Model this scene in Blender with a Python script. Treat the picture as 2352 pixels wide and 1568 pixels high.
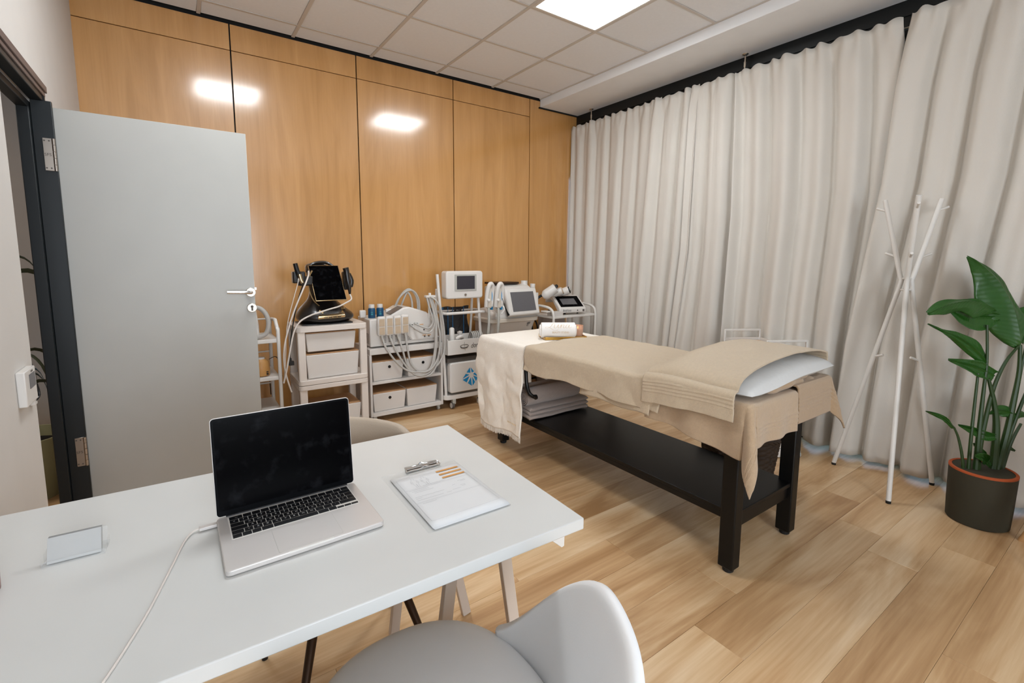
import bpy, bmesh, math, random
from mathutils import Vector, Matrix, noise
from math import sin, cos, pi, radians as rad, sqrt, exp
random.seed(7)
S = bpy.context.scene
for o in list(bpy.data.objects): bpy.data.objects.remove(o)
COL = S.collection

# ------------------------------------------------------------------ camera, light, exposure
cam = bpy.data.cameras.new('camera'); co = bpy.data.objects.new('camera', cam); COL.objects.link(co)
yaw, pit, rol = .6192, .1173, .0060
fw = Vector((sin(yaw)*cos(pit), cos(yaw)*cos(pit), -sin(pit)))
rt0 = Vector((cos(yaw), -sin(yaw), 0)); up0 = rt0.cross(fw)
rt = rt0*cos(rol)+up0*sin(rol); up = -rt0*sin(rol)+up0*cos(rol)
m = Matrix((rt, up, -fw)).transposed().to_4x4(); m.translation = (0, 0, 1.375)
co.matrix_world = m
cam.sensor_width = 36; cam.lens = 1088.5/2352*36
cam.shift_x = (1176-1189.26)/2352; cam.shift_y = -(784-722.5)/2352
cam.clip_start = .02
S.camera = co
S.view_settings.view_transform = 'Standard'; S.view_settings.look = 'None'
S.view_settings.gamma = 1; S.view_settings.use_curve_mapping = False
S.view_settings.exposure = 0.30
PANEL = 23.0          # strength of the ceiling light diffusers
w = bpy.data.worlds.new('sky'); S.world = w; w.use_nodes = True
bgn = w.node_tree.nodes['Background']; bgn.inputs[0].default_value = (.36, .64, 1, 1); bgn.inputs[1].default_value = 1.8
def area(name, loc, rot, sx, sy, power, col):
    l = bpy.data.lights.new(name, 'AREA'); l.shape = 'RECTANGLE'; l.size = sx; l.size_y = sy; l.energy = power; l.color = col
    o = bpy.data.objects.new(name, l); COL.objects.link(o); o.location = loc; o.rotation_euler = rot; return o
# cool fill light added behind the camera, in an unseen added window opening
area('rear_fill_light', (.34, -2.58, 1.5), (rad(90), 0, 0), 1.4, 1.5, 78, (.90, .95, 1.0))

# ------------------------------------------------------------------ materials
def lin(c): c = c/255; return c/12.92 if c < .04045 else ((c+.055)/1.055)**2.4
def mat(name, rgb, rough=.5, metal=0, bump=None, var=None, coat=0, trans=0, emit=0, sheen=0, ior=1.45, alpha=1, spec=None):
    mt = bpy.data.materials.new(name); mt.use_nodes = True; nt = mt.node_tree; b = nt.nodes['Principled BSDF']
    c = (lin(rgb[0]), lin(rgb[1]), lin(rgb[2]), 1)
    b.inputs['Base Color'].default_value = c; b.inputs['Roughness'].default_value = rough; b.inputs['Metallic'].default_value = metal
    b.inputs['Coat Weight'].default_value = coat; b.inputs['Transmission Weight'].default_value = trans; b.inputs['IOR'].default_value = ior
    b.inputs['Sheen Weight'].default_value = sheen; b.inputs['Alpha'].default_value = alpha
    if spec is not None: b.inputs['Specular IOR Level'].default_value = spec
    if emit: b.inputs['Emission Color'].default_value = c; b.inputs['Emission Strength'].default_value = emit
    tc = nt.nodes.new('ShaderNodeTexCoord')
    if var is None and not trans: var = (6, .04)
    if var:
        n = nt.nodes.new('ShaderNodeTexNoise'); n.inputs['Scale'].default_value = var[0]; nt.links.new(tc.outputs['Object'], n.inputs['Vector'])
        mx = nt.nodes.new('ShaderNodeMix'); mx.data_type = 'RGBA'
        mx.inputs[6].default_value = tuple(v*(1-var[1]) for v in c[:3])+(1,); mx.inputs[7].default_value = tuple(min(1, v*(1+var[1])) for v in c[:3])+(1,)
        nt.links.new(n.outputs['Fac'], mx.inputs[0]); nt.links.new(mx.outputs[2], b.inputs['Base Color'])
    if bump:
        n = nt.nodes.new('ShaderNodeTexNoise'); n.inputs['Scale'].default_value = bump[0]; n.inputs['Detail'].default_value = 4
        nt.links.new(tc.outputs['Object'], n.inputs['Vector'])
        bp = nt.nodes.new('ShaderNodeBump'); bp.inputs['Strength'].default_value = bump[1]; bp.inputs['Distance'].default_value = bump[2] if len(bump) > 2 else .002
        nt.links.new(n.outputs['Fac'], bp.inputs['Height']); nt.links.new(bp.outputs[0], b.inputs['Normal'])
    return mt
def woodmat(name, cols, stretch, scale, rough, coat=0, perobj=True, bumpv=.1, valr=.12):
    mt = bpy.data.materials.new(name); mt.use_nodes = True; nt = mt.node_tree; N = nt.nodes; L = nt.links; b = N['Principled BSDF']
    tc = N.new('ShaderNodeTexCoord'); oi = N.new('ShaderNodeObjectInfo')
    mul = N.new('ShaderNodeVectorMath'); mul.operation = 'MULTIPLY'; mul.inputs[1].default_value = stretch
    L.new(tc.outputs['Object'], mul.inputs[0])
    add = N.new('ShaderNodeVectorMath'); add.operation = 'ADD'
    sc = N.new('ShaderNodeVectorMath'); sc.operation = 'SCALE'; sc.inputs[0].default_value = (37, 19, 53); L.new(oi.outputs['Random'], sc.inputs['Scale'])
    L.new(mul.outputs[0], add.inputs[0]); L.new(sc.outputs[0], add.inputs[1])
    n1 = N.new('ShaderNodeTexNoise'); n1.inputs['Scale'].default_value = scale; n1.inputs['Detail'].default_value = 5; n1.inputs['Roughness'].default_value = .55; n1.inputs['Distortion'].default_value = .9
    L.new(add.outputs[0], n1.inputs['Vector'])
    fine = N.new('ShaderNodeVectorMath'); fine.operation = 'MULTIPLY'; fine.inputs[1].default_value = (1.2, 9, 9) if stretch[0] < stretch[1] else (9, 9, 1.2); L.new(add.outputs[0], fine.inputs[0])
    n2 = N.new('ShaderNodeTexNoise'); n2.inputs['Scale'].default_value = scale*2; n2.inputs['Detail'].default_value = 3; L.new(fine.outputs[0], n2.inputs['Vector'])
    mx0 = N.new('ShaderNodeMath'); mx0.operation = 'MULTIPLY_ADD'; mx0.inputs[1].default_value = .22; L.new(n2.outputs['Fac'], mx0.inputs[0]); 
    sb = N.new('ShaderNodeMath'); sb.operation = 'SUBTRACT'; sb.inputs[1].default_value = .11; L.new(n1.outputs['Fac'], sb.inputs[0]); L.new(sb.outputs[0], mx0.inputs[2])
    cr = N.new('ShaderNodeValToRGB'); e = cr.color_ramp.elements
    pos = [.32, .47, .58, .72]
    while len(e) < len(cols): e.new(.5)
    for i, c in enumerate(cols): e[i].position = pos[i]; e[i].color = (lin(c[0]), lin(c[1]), lin(c[2]), 1)
    L.new(mx0.outputs[0], cr.inputs[0])
    hs = N.new('ShaderNodeHueSaturation'); L.new(cr.outputs[0], hs.inputs['Color'])
    vm = N.new('ShaderNodeMath'); vm.operation = 'MULTIPLY_ADD'; vm.inputs[1].default_value = 2*valr if perobj else 0; vm.inputs[2].default_value = 1-valr if perobj else 1
    L.new(oi.outputs['Random'], vm.inputs[0]); L.new(vm.outputs[0], hs.inputs['Value'])
    L.new(hs.outputs[0], b.inputs['Base Color'])
    b.inputs['Roughness'].default_value = rough; b.inputs['Coat Weight'].default_value = coat; b.inputs['Coat Roughness'].default_value = .12
    bp = N.new('ShaderNodeBump'); bp.inputs['Strength'].default_value = bumpv; bp.inputs['Distance'].default_value = .001; L.new(n2.outputs['Fac'], bp.inputs['Height']); L.new(bp.outputs[0], b.inputs['Normal'])
    return mt
M_ = {}
def add(k, *a, **kw): M_[k] = mat(k, *a, **kw); return M_[k]
add('white_paint', (208, 204, 199), .7, bump=(180, .08)); add('ceil_tile', (236, 238, 241), .9, bump=(900, .5, .001), var=(40, .03))
add('tbar', (205, 198, 190), .5); add('soffit', (238, 240, 242), .75, bump=(120, .06)); add('gap_dark', (26, 26, 26), .9)
add('frame_dark', (17, 23, 26), .45); add('frame_trim', (98, 84, 80), .5); add('door_white', (176, 175, 170), .42)
add('steel', (176, 166, 156), .32, metal=1); add('chrome', (220, 220, 220), .15, metal=1); add('nickel', (190, 182, 170), .35, metal=1)
add('header', (9, 14, 16), .35); add('glass', (255, 255, 255), .02, trans=1, ior=1.45)
add('acrylic', (236, 240, 240), .06, alpha=.08); add('desk_white', (208, 208, 205), .38, coat=.1); add('metal_white', (222, 218, 212), .4)
add('taupe_metal', (205, 190, 176), .45); add('bronze', (62, 46, 34), .4, metal=.6); add('black_plastic', (9, 9, 10), .35); add('rubber', (20, 20, 20), .7)
add('laptop_alu', (205, 200, 196), .42, metal=.35); add('laptop_key', (14, 15, 19), .45); add('screen_black', (3, 3, 4), .2, var=(9, .3), spec=.03); add('bezel', (6, 7, 9), .3, spec=.04)
add('paper', (218, 218, 218), .8); add('print_grey', (160, 160, 162), .8); add('print_gold', (190, 146, 110), .7); add('print_orange', (206, 146, 70), .6)
add('white_leather', (244, 245, 246), .42, bump=(300, .08)); add('beige_fabric', (176, 160, 142), .9, bump=(500, .5), sheen=.2)
add('bed_black', (9, 9, 9), .42, var=(12, .3), spec=.35); add('mattress_white', (224, 212, 200), .7)
TERRY = dict(bump=(420, .9, .004), sheen=.35, var=(90, .10))
add('towel_cream', (246, 238, 226), .95, bump=(230, .7, .003), sheen=.3, var=(60, .04)); add('towel_tan', (204, 184, 156), .95, **TERRY)
add('towel_tan_dark', (178, 150, 118), .95, **TERRY); add('towel_tan_shaded', (190, 164, 134), .95, **TERRY); add('towel_white', (238, 234, 230), .95, bump=(300, .6, .003), sheen=.3)  # foot towel is the same tan terry with its shade put into the colour
add('towel_grey', (168, 152, 142), .95, **TERRY); add('linen_white', (208, 208, 206), .85, bump=(60, .3, .003))
add('gold_thread', (222, 190, 126), .5); add('gold_print', (205, 178, 140), .6); add('brass', (214, 170, 86), .22, metal=1, var=(20, .1))
add('candle_glass', (250, 214, 190), .05, trans=.55, ior=1.3); add('wax', (246, 204, 170), .5); add('wicker', (50, 36, 24), .7, var=(60, .5))
add('plastic_white', (216, 206, 197), .4); add('box_white', (212, 206, 200), .45); add('box_lid', (178, 136, 96), .75, bump=(200, .3)); add('machine_white', (220, 215, 209), .3, coat=.2)
add('machine_cream', (214, 204, 190), .35); add('grey_trim', (178, 176, 168), .4); add('screen_grey', (98, 96, 98), .3, var=(200, .1)); add('screen_dark', (58, 56, 62), .25, var=(150, .15))
add('vent', (96, 92, 88), .7); add('hose', (182, 178, 172), .45); add('clear_window', (190, 170, 146), .15, var=(25, .15)); add('bottle_blue', (16, 70, 104), .4); add('teal_print', (60, 170, 170), .5)
add('machine_black', (27, 23, 21), .28, bump=(500, .15), coat=.3); add('gold_trim', (212, 190, 150), .25, metal=1); add('cable_white', (214, 206, 198), .5)
add('blue', (20, 138, 196), .5); add('bag_black', (46, 42, 40), .7, bump=(30, .6, .01), var=(12, .25)); add('blue_piping', (32, 92, 132), .5); add('grey_dark', (90, 84, 78), .6)
add('ash_wood', (196, 146, 86), .4, var=(30, .1)); add('olive_pot', (52, 48, 34), .8, bump=(300, .2)); add('terracotta', (170, 78, 36), .8); add('soil', (30, 22, 16), 1, bump=(60, 1, .02))
add('stem', (38, 62, 24), .45); add('hall_wall', (168, 154, 140), .8); add('hall_pot', (150, 146, 110), .6); add('dry_leaf', (44, 50, 24), .6); add('curtain_rod', (200, 190, 176), .3, metal=1)
add('card_shaded', (186, 186, 184), .8); add('rose_glass', (176, 112, 96), .12, trans=.5); add('amber', (170, 84, 40), .4); add('ground_out', (200, 205, 210), .9); add('beech', (190, 146, 100), .45, var=(20, .1))  # white cards: the shade on their front is put into the grey colour
M_['led'] = mat('led', (246, 251, 255), .6, emit=PANEL)
M_['flame'] = mat('flame', (255, 190, 110), .6, emit=6)
M_['floorwood'] = woodmat('floorwood', [(168, 128, 86), (195, 157, 114), (211, 178, 137), (226, 199, 163)], (.9, 5.0, 5.0), .95, .36, 0, True, .10, .055)
M_['wallwood'] = woodmat('wallwood', [(186, 134, 72), (196, 143, 80), (201, 148, 86), (208, 156, 94)], (6, 6, .7), 1.2, .35, 1, True, .0, .01)
M_['wallwood'].node_tree.nodes['Principled BSDF'].inputs['Coat IOR'].default_value = 1.7
M_['wallwood'].node_tree.nodes['Principled BSDF'].inputs['Coat Roughness'].default_value = .13
def curtainmat():
    mt = mat('curtain_cloth', (214, 208, 199), .92, sheen=.15, var=(5, .03)); nt = mt.node_tree; N = nt.nodes; L = nt.links; b = N['Principled BSDF']
    tc = N.new('ShaderNodeTexCoord'); bp = N.new('ShaderNodeBump'); bp.inputs['Strength'].default_value = .35; bp.inputs['Distance'].default_value = .001
    w1 = N.new('ShaderNodeTexWave'); w1.bands_direction = 'Z'; w1.inputs['Scale'].default_value = 130; w1.inputs['Distortion'].default_value = 2
    w2 = N.new('ShaderNodeTexWave'); w2.bands_direction = 'Y'; w2.inputs['Scale'].default_value = 130; w2.inputs['Distortion'].default_value = 2
    a = N.new('ShaderNodeMath'); a.operation = 'ADD'
    for q in (w1, w2): L.new(tc.outputs['Object'], q.inputs['Vector'])
    L.new(w1.outputs['Fac'], a.inputs[0]); L.new(w2.outputs['Fac'], a.inputs[1]); L.new(a.outputs[0], bp.inputs['Height']); L.new(bp.outputs[0], b.inputs['Normal'])
    return mt
M_['curtain'] = curtainmat()
def smudges(m):
    nt = m.node_tree; N = nt.nodes; L = nt.links; b = N['Principled BSDF']; tc = N.new('ShaderNodeTexCoord')
    n = N.new('ShaderNodeTexNoise'); n.inputs['Scale'].default_value = 22; n.inputs['Detail'].default_value = 5; n.inputs['Roughness'].default_value = .6; L.new(tc.outputs['Object'], n.inputs['Vector'])
    cr = N.new('ShaderNodeValToRGB'); cr.color_ramp.elements[0].position = .54; cr.color_ramp.elements[0].color = (.001, .001, .0013, 1); cr.color_ramp.elements[1].position = .78; cr.color_ramp.elements[1].color = (.010, .0105, .012, 1)
    L.new(n.outputs['Fac'], cr.inputs[0]); L.new(cr.outputs[0], b.inputs['Base Color'])
smudges(M_['screen_black'])
def leafmat():
    mt = mat('leaf', (36, 82, 22), .40, var=(4, .35), coat=.1); nt = mt.node_tree; N = nt.nodes; L = nt.links; b = N['Principled BSDF']
    uv = N.new('ShaderNodeUVMap'); wv = N.new('ShaderNodeTexWave'); wv.bands_direction = 'X'; wv.inputs['Scale'].default_value = 7; wv.inputs['Distortion'].default_value = .6
    L.new(uv.outputs[0], wv.inputs['Vector']); bp = N.new('ShaderNodeBump'); bp.inputs['Strength'].default_value = .3; bp.inputs['Distance'].default_value = .002
    L.new(wv.outputs['Fac'], bp.inputs['Height']); L.new(bp.outputs[0], b.inputs['Normal']); return mt
M_['leaf'] = leafmat()

# ------------------------------------------------------------------ mesh helpers
MW = {}
class MB:
    def __init__(s): s.v = []; s.f = []; s.uv = None
    def add(s, vs, fs):
        n = len(s.v); s.v += [Vector(v) for v in vs]; s.f += [tuple(i+n for i in f) for f in fs]; return s
    def box(s, a, b, rot=None, c=None):
        x0, y0, z0 = a; x1, y1, z1 = b
        vs = [Vector(p) for p in ((x0,y0,z0),(x1,y0,z0),(x1,y1,z0),(x0,y1,z0),(x0,y0,z1),(x1,y0,z1),(x1,y1,z1),(x0,y1,z1))]
        if rot is not None:
            c = Vector(c) if c is not None else sum(vs, Vector())/8
            vs = [rot @ (v-c)+c for v in vs]
        return s.add(vs, [(0,3,2,1),(4,5,6,7),(0,1,5,4),(1,2,6,5),(2,3,7,6),(3,0,4,7)])
    def frus(s, a, b, inset):   # box tapered towards the bottom
        x0, y0, z0 = a; x1, y1, z1 = b; i = inset
        return s.add([(x0+i,y0+i,z0),(x1-i,y0+i,z0),(x1-i,y1-i,z0),(x0+i,y1-i,z0),(x0,y0,z1),(x1,y0,z1),(x1,y1,z1),(x0,y1,z1)], [(0,3,2,1),(4,5,6,7),(0,1,5,4),(1,2,6,5),(2,3,7,6),(3,0,4,7)])
    def tube(s, pts, r, n=10, smooth=1, cap=True, flat=1.0):
        pts = [Vector(p) for p in pts]
        if smooth > 1: pts = catmull(pts, smooth)
        R = r if callable(r) else (lambda t: r)
        rings = []; prev = None
        for i, p in enumerate(pts):
            t = (pts[min(i+1, len(pts)-1)]-pts[max(i-1, 0)]).normalized()
            if prev is None: a = t.orthogonal().normalized()
            else:
                a = prev-t*prev.dot(t); a = a.normalized() if a.length > 1e-6 else t.orthogonal().normalized()
            prev = a; b = t.cross(a); rr = R(i/(len(pts)-1))
            rings.append([p+(a*cos(2*pi*k/n)+b*sin(2*pi*k/n)*flat)*rr for k in range(n)])
        vs = [v for g in rings for v in g]; fs = []
        for i in range(len(rings)-1):
            for k in range(n): fs.append((i*n+k, i*n+(k+1) % n, (i+1)*n+(k+1) % n, (i+1)*n+k))
        if cap: fs.append(tuple(range(n))[::-1]); fs.append(tuple((len(rings)-1)*n+k for k in range(n)))
        return s.add(vs, fs)
    def cyl(s, p0, p1, r0, r1=None, n=20): 
        r1 = r0 if r1 is None else r1
        return s.tube([p0, p1], lambda t: r0+(r1-r0)*t, n)
    def lathe(s, prof, c=(0,0,0), n=28, axis='z'):
        vs = []; fs = []
        for r, z in prof:
            for k in range(n):
                a = 2*pi*k/n; p = (r*cos(a), r*sin(a), z)
                if axis == 'y': p = (p[0], p[2], p[1])
                if axis == 'x': p = (p[2], p[0], p[1])
                vs.append(Vector(c)+Vector(p))
        for i in range(len(prof)-1):
            for k in range(n): fs.append((i*n+k, i*n+(k+1) % n, (i+1)*n+(k+1) % n, (i+1)*n+k))
        if prof[0][0] > 1e-5: fs.append(tuple(range(n))[::-1])
        if prof[-1][0] > 1e-5: fs.append(tuple((len(prof)-1)*n+k for k in range(n)))
        return s.add(vs, fs)
    def grid(s, nu, nv, fn, closeu=False):
        vs = [fn(i/(nu-1) if not closeu else i/nu, j/(nv-1)) for j in range(nv) for i in range(nu)]; fs = []
        for j in range(nv-1):
            for i in range(nu if closeu else nu-1):
                i2 = (i+1) % nu; fs.append((j*nu+i, j*nu+i2, (j+1)*nu+i2, (j+1)*nu+i))
        return s.add(vs, fs)
    def prism(s, poly, d0, d1, ax='y'):   # polygon in the two other axes, extruded along ax
        def P(a, b, d): return {'y': (a, d, b), 'x': (d, a, b), 'z': (a, b, d)}[ax]
        n = len(poly); vs = [P(a, b, d0) for a, b in poly]+[P(a, b, d1) for a, b in poly]
        return s.add(vs, [tuple(range(n))[::-1], tuple(range(n, 2*n))]+[(i, (i+1) % n, (i+1) % n+n, i+n) for i in range(n)])
    def build(s, name, m, parent=None, world=False, bev=0, seg=2, smooth=False, solid=0, sub=0, uvs=None, weld=False, kind=None, label=None):
        vs = s.v; M = None
        loc = None
        if parent is not None and (world or parent.get('kind') == 'structure'): M = MW[parent.name].inverted(); vs = [M @ v for v in vs]
        lo = Vector((min(v.x for v in vs), min(v.y for v in vs), min(v.z for v in vs))); hi = Vector((max(v.x for v in vs), max(v.y for v in vs), max(v.z for v in vs)))
        loc = Vector(((lo.x+hi.x)/2, (lo.y+hi.y)/2, lo.z)); vs = [v-loc for v in vs]
        me = bpy.data.meshes.new(name); me.from_pydata([tuple(v) for v in vs], [], s.f)
        if uvs:
            ul = me.uv_layers.new(name='UVMap')
            for lp in me.loops: ul.data[lp.index].uv = uvs[lp.vertex_index]
        bm = bmesh.new(); bm.from_mesh(me)
        if weld: bmesh.ops.remove_doubles(bm, verts=bm.verts, dist=1e-5)
        bmesh.ops.recalc_face_normals(bm, faces=bm.faces); bm.to_mesh(me); bm.free()
        me.materials.append(M_[m] if isinstance(m, str) else m)
        o = bpy.data.objects.new(name, me); COL.objects.link(o); o.location = loc
        if parent is not None: o.parent = parent
        MW[o.name] = (MW[parent.name] if parent is not None else Matrix()) @ Matrix.Translation(loc)
        if smooth or bev or sub:
            for p in me.polygons: p.use_smooth = True
        if solid: md = o.modifiers.new('s', 'SOLIDIFY'); md.thickness = solid; md.offset = 0
        if bev: md = o.modifiers.new('b', 'BEVEL'); md.width = bev; md.segments = seg; md.limit_method = 'ANGLE'; md.angle_limit = rad(40); md.harden_normals = False
        if sub: md = o.modifiers.new('u', 'SUBSURF'); md.levels = sub; md.render_levels = sub
        if (smooth or bev) and not sub: me.set_sharp_from_angle(angle=rad(42)) if hasattr(me, 'set_sharp_from_angle') else None
        if kind: o['kind'] = kind
        if label: o['label'] = label
        return o
def catmull(P, k):
    out = []; n = len(P)
    for i in range(n-1):
        a, b, c, d = P[max(i-1,0)], P[i], P[i+1], P[min(i+2,n-1)]
        for j in range(k):
            t = j/k; out.append(.5*((2*b)+(c-a)*t+(2*a-5*b+4*c-d)*t*t+(3*b-a-3*c+d)*t**3))
    out.append(P[-1]); return out
def tag(o, label, cat, group=None):
    o['label'] = label; o['category'] = cat
    if group: o['group'] = group
    return o
def thing(name, label, cat, loc, rz=0, group=None):
    o = bpy.data.objects.new(name, None); COL.objects.link(o); o.location = loc; o.rotation_euler = (0, 0, rz); o.empty_display_size = .1
    MW[o.name] = Matrix.Translation(loc) @ Matrix.Rotation(rz, 4, 'Z'); return tag(o, label, cat, group)
def dup(root, loc=None, rz=None, label=None):
    r = root.copy(); COL.objects.link(r)
    if loc is not None: r.location = loc
    if rz is not None: r.rotation_euler = (0, 0, rz)
    if label: r['label'] = label
    MW[r.name] = Matrix.Translation(r.location) @ Matrix.Rotation(r.rotation_euler[2], 4, 'Z')
    for ch in list(root.children):
        c = ch.copy(); COL.objects.link(c); c.parent = r
        for g in list(ch.children):
            d = g.copy(); COL.objects.link(d); d.parent = c
    return r
def structure(o): o['kind'] = 'structure'; return o
def text(s, size, org, right, upv, m, parent, name='lettering', shear=0, world=True, ext=.0002, sx=1.0):
    cu = bpy.data.curves.new('t', 'FONT'); cu.body = s; cu.size = size; cu.shear = shear; cu.extrude = ext; cu.resolution_u = 3
    t = bpy.data.objects.new('t', cu); me = bpy.data.meshes.new_from_object(t)
    r = Vector(right).normalized(); u = Vector(upv).normalized(); nn = r.cross(u)
    mb = MB(); mb.add([Vector(org)+r*v.co.x*sx+u*v.co.y+nn*(v.co.z+.0004) for v in me.vertices], [tuple(p.vertices) for p in me.polygons])
    bpy.data.objects.remove(t); return mb.build(name, m, parent, world=world)
LUNA = [[(.34,.92),(.37,.98),(.34,1.0),(.28,.9),(.22,.65),(.14,.45),(.04,.36),(-.03,.40),(0,.50),(.08,.50),(.18,.38),(.30,.18),(.42,.14),(.50,.22)],
        [(.37,.80),(.33,.5),(.36,.38),(.44,.48),(.52,.80),(.49,.5),(.51,.38),(.57,.46)],
        [(.57,.46),(.64,.80),(.60,.38)], [(.61,.5),(.70,.78),(.75,.74),(.71,.45),(.74,.38),(.79,.48)],
        [(.97,.74),(.90,.80),(.82,.62),(.82,.42),(.88,.40),(.97,.76)], [(.97,.76),(.94,.48),(.96,.38),(1.05,.50)]]
def script(paths, place, wid, m, parent, name='lettering', thin=.35, k=6):
    mb = MB(); pen = Vector((.5, -.86))
    for P in paths:
        pts = catmull([Vector((a, b)) for a, b in P], k)
        L = []; R = []
        for i, p in enumerate(pts):
            t = (pts[min(i+1, len(pts)-1)]-pts[max(i-1, 0)]); t = t.normalized() if t.length > 1e-9 else Vector((1, 0))
            n = Vector((-t.y, t.x)); ww = wid*(thin+(1-thin)*abs(t.x*pen.y-t.y*pen.x)**2 if t.y > 0 else thin+(1-thin)*max(0, -t.y))
            L.append(place(*(p+n*ww/2))); R.append(place(*(p-n*ww/2)))
        n = len(pts); mb.add(L+R, [(i, i+1, n+i+1, n+i) for i in range(n-1)])
    return mb.build(name, m, parent, world=True)
def fbm(x, y, z=0): return noise.fractal((x, y, z), 1.0, 2.0, 3)
def sm(a, b, x): t = max(0, min(1, (x-a)/(b-a))); return t*t*(3-2*t)

# ------------------------------------------------------------------ room
XL, XR, YB, YF = -.465, 3.90, 4.311, -2.6
H, HS, SX = 3.115, 3.031, 3.356
G, GX, GY = .625, .8536, 4.0765
floor = structure(MB().box((XL-.15, YF-.1, -.06), (XR+.2, YB+.1, -.006)).build('floor', 'gap_dark'))
WY = .194; rows = [.755+WY*k for k in range(-18, 19)]
starts = {-1: 1.642, -2: 2.11, 1: 1.509, 0: 2.60, 3: 1.31, 4: .345}
PL = 1.29; pm = None
for k in range(-18, 19):
    y1 = .755+WY*k; y0 = y1-WY
    if y0 > YB or y1 < YF: continue
    y1 = min(y1, YB)
    s0 = starts.get(k, random.uniform(0, PL)); x = s0-PL*math.ceil((s0-XL)/PL)
    while x < XR+.05:
        a = max(x, XL-.02); b = min(x+PL, XR+.05)
        if b-a > .02:
            MB().box((a+.0003, y0+.0003, -.012), (b-.0003, y1-.0003, 0)).build('plank', 'floorwood', floor, bev=.0008, seg=1)
        x += PL
# back wall: panelled
wb = structure(MB().box((XL-.15, YB+.02, -.05), (XR+.2, YB+.12, 3.3)).build('wall_back', 'gap_dark'))
sx_ = [XL, .4168, 1.3496, 2.2828, 3.2173]; g = .0045
for i in range(4):
    MB().box((sx_[i]+(g if i else -.1), YB, .0), (sx_[i+1]-g, YB+.02, 2.91-.0025)).build('wood_panel', 'wallwood', wb, bev=.001, seg=1)
    MB().box((sx_[i]+(g if i else -.1), YB, 2.91+.0025), (sx_[i+1]-g, YB+.02, 3.097)).build('wood_panel', 'wallwood', wb, bev=.001, seg=1)
MB().prism([(3.2173+g, 0), (XR+.1, 0), (XR+.1, 3.031), (SX+.0, 3.031), (SX-.0, 3.097), (3.2173+g, 3.097)], YB, YB+.02).build('wood_panel', 'wallwood', wb)
# ceiling: tiles in a metal grid
ce = structure(MB().box((XL-.15, YF-.1, H+.02), (XR+.2, YB+.1, H+.1)).build('ceiling', 'white_paint'))
xs = [GX+G*i for i in range(-3, 4)]; ys = [GY-G*j for j in range(-1, 12)]
lights = {(2, 3), (-1, 3)}
for i in range(-3, 4):
    for j in range(0, 11):
        a, b = GX+G*i, GX+G*(i+1); d, c = GY-G*(j-1), GY-G*j
        a, b, c, d = max(a, XL), min(b, SX), max(c, YF), min(d, YB-.012)
        if b-a < .03 or d-c < .03 or (i, j) in lights: continue
        MB().box((a+.012, c+.012, H+.001), (b-.012, d-.012, H+.015)).build('ceiling_tile', 'ceil_tile', ce, bev=.003, seg=1)
for i in range(-2, 5):
    x = GX+G*i
    if XL < x < SX+.05:
        x = min(x, SX-.006); MB().box((x-.012, YF, H-.004), (x+.012, YB-.012, H+.004)).build('grid_bar', 'tbar', ce)
for j in range(0, 11):
    y = GY-G*j
    if y > YF: MB().box((XL, y-.011, H-.003), (SX-.006, y+.011, H+.003)).build('grid_bar', 'tbar', ce)
MB().box((XL, YF, H-.004), (XL+.015, YB-.012, H+.004)).build('grid_bar', 'tbar', ce)
for (i, j) in sorted(lights):
    a, b = GX+G*i, GX+G*(i+1); d, c = GY-G*(j-1), GY-G*j
    vis = (i, j) == (2, 3)
    where = {(2,3): 'at the top edge of the photo, over the massage table', (-1,3): 'over the desk, mirrored at left in the wood wall', (2,7): 'behind the camera on the window side', (-1,7): 'behind the camera on the door side'}[(i, j)]
    t = thing('ceiling_light', 'square flush LED ceiling panel '+where, 'light', ((a+b)/2, (c+d)/2, H-.006), 0)
    fr = MB()
    for p, q in (((a+.012,c+.012),(b-.012,c+.03)), ((a+.012,d-.03),(b-.012,d-.012)), ((a+.012,c+.03),(a+.03,d-.03)), ((b-.03,c+.03),(b-.012,d-.03))): fr.box((*p, H-.005), (*q, H+.012))
    fr.build('frame', 'metal_white', t, world=True, bev=.002)
    MB().box((a+.03, c+.03, H+.002), (b-.03, d-.03, H+.006)).build('diffuser', 'led', t, world=True)
structure(MB().box((SX, YF, HS), (XR+.2, YB-.001, H+.1)).build('trim_1', 'soffit', bev=.003))
structure(MB().box((SX-.02, YB-.018, HS-.012), (XR, YB-.002, HS)).build('trim_2', 'gap_dark'))
# right wall: dark glazed facade hidden behind the curtains
wr = structure(MB().box((XR, YF-.1, 2.42), (XR+.12, YB+.1, HS+.02)).box((XR, YF-.1, -.06), (XR+.12, YB+.1, .03)).build('wall_right', 'header'))
MB().box((XR-.012, YF, 2.93), (XR, YB-.03, 2.945)).build('ledge', 'header', wr)
wi = structure(MB().box((XR+.04, YF, 2.36), (XR+.1, YB, 2.43)).box((XR+.04, YF, .03), (XR+.1, YB, .08)).build('window_1', 'header'))
for y in (-1.4, -.2, 1.0, 2.2, 3.4): MB().box((XR+.03, y-.03, .08), (XR+.1, y+.03, 2.36)).build('mullion', 'header', wi)
for y0, y1 in ((-2.6,-1.4),(-1.4,-.2),(-.2,1.0),(1.0,2.2),(2.2,3.4),(3.4,4.31)): MB().box((XR+.06, y0+.03, .08), (XR+.066, y1-.03, 2.36)).build('pane', 'glass', wi)
structure(MB().box((XR+.12, -9, -.2), (16, 12, -.1)).build('terrace', 'ground_out'))
# unseen rear wall behind the camera, its opening added for the fill light
rw = MB(); rw.box((XL-.15, YF-.12, -.05), (-.38, YF, 3.2)).box((1.06, YF-.12, -.05), (XR+.2, YF, 3.2)).box((-.38, YF-.12, -.05), (1.06, YF, .74)).box((-.38, YF-.12, 2.26), (1.06, YF, 3.2))
structure(rw.build('wall_rear', 'white_paint'))
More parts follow.
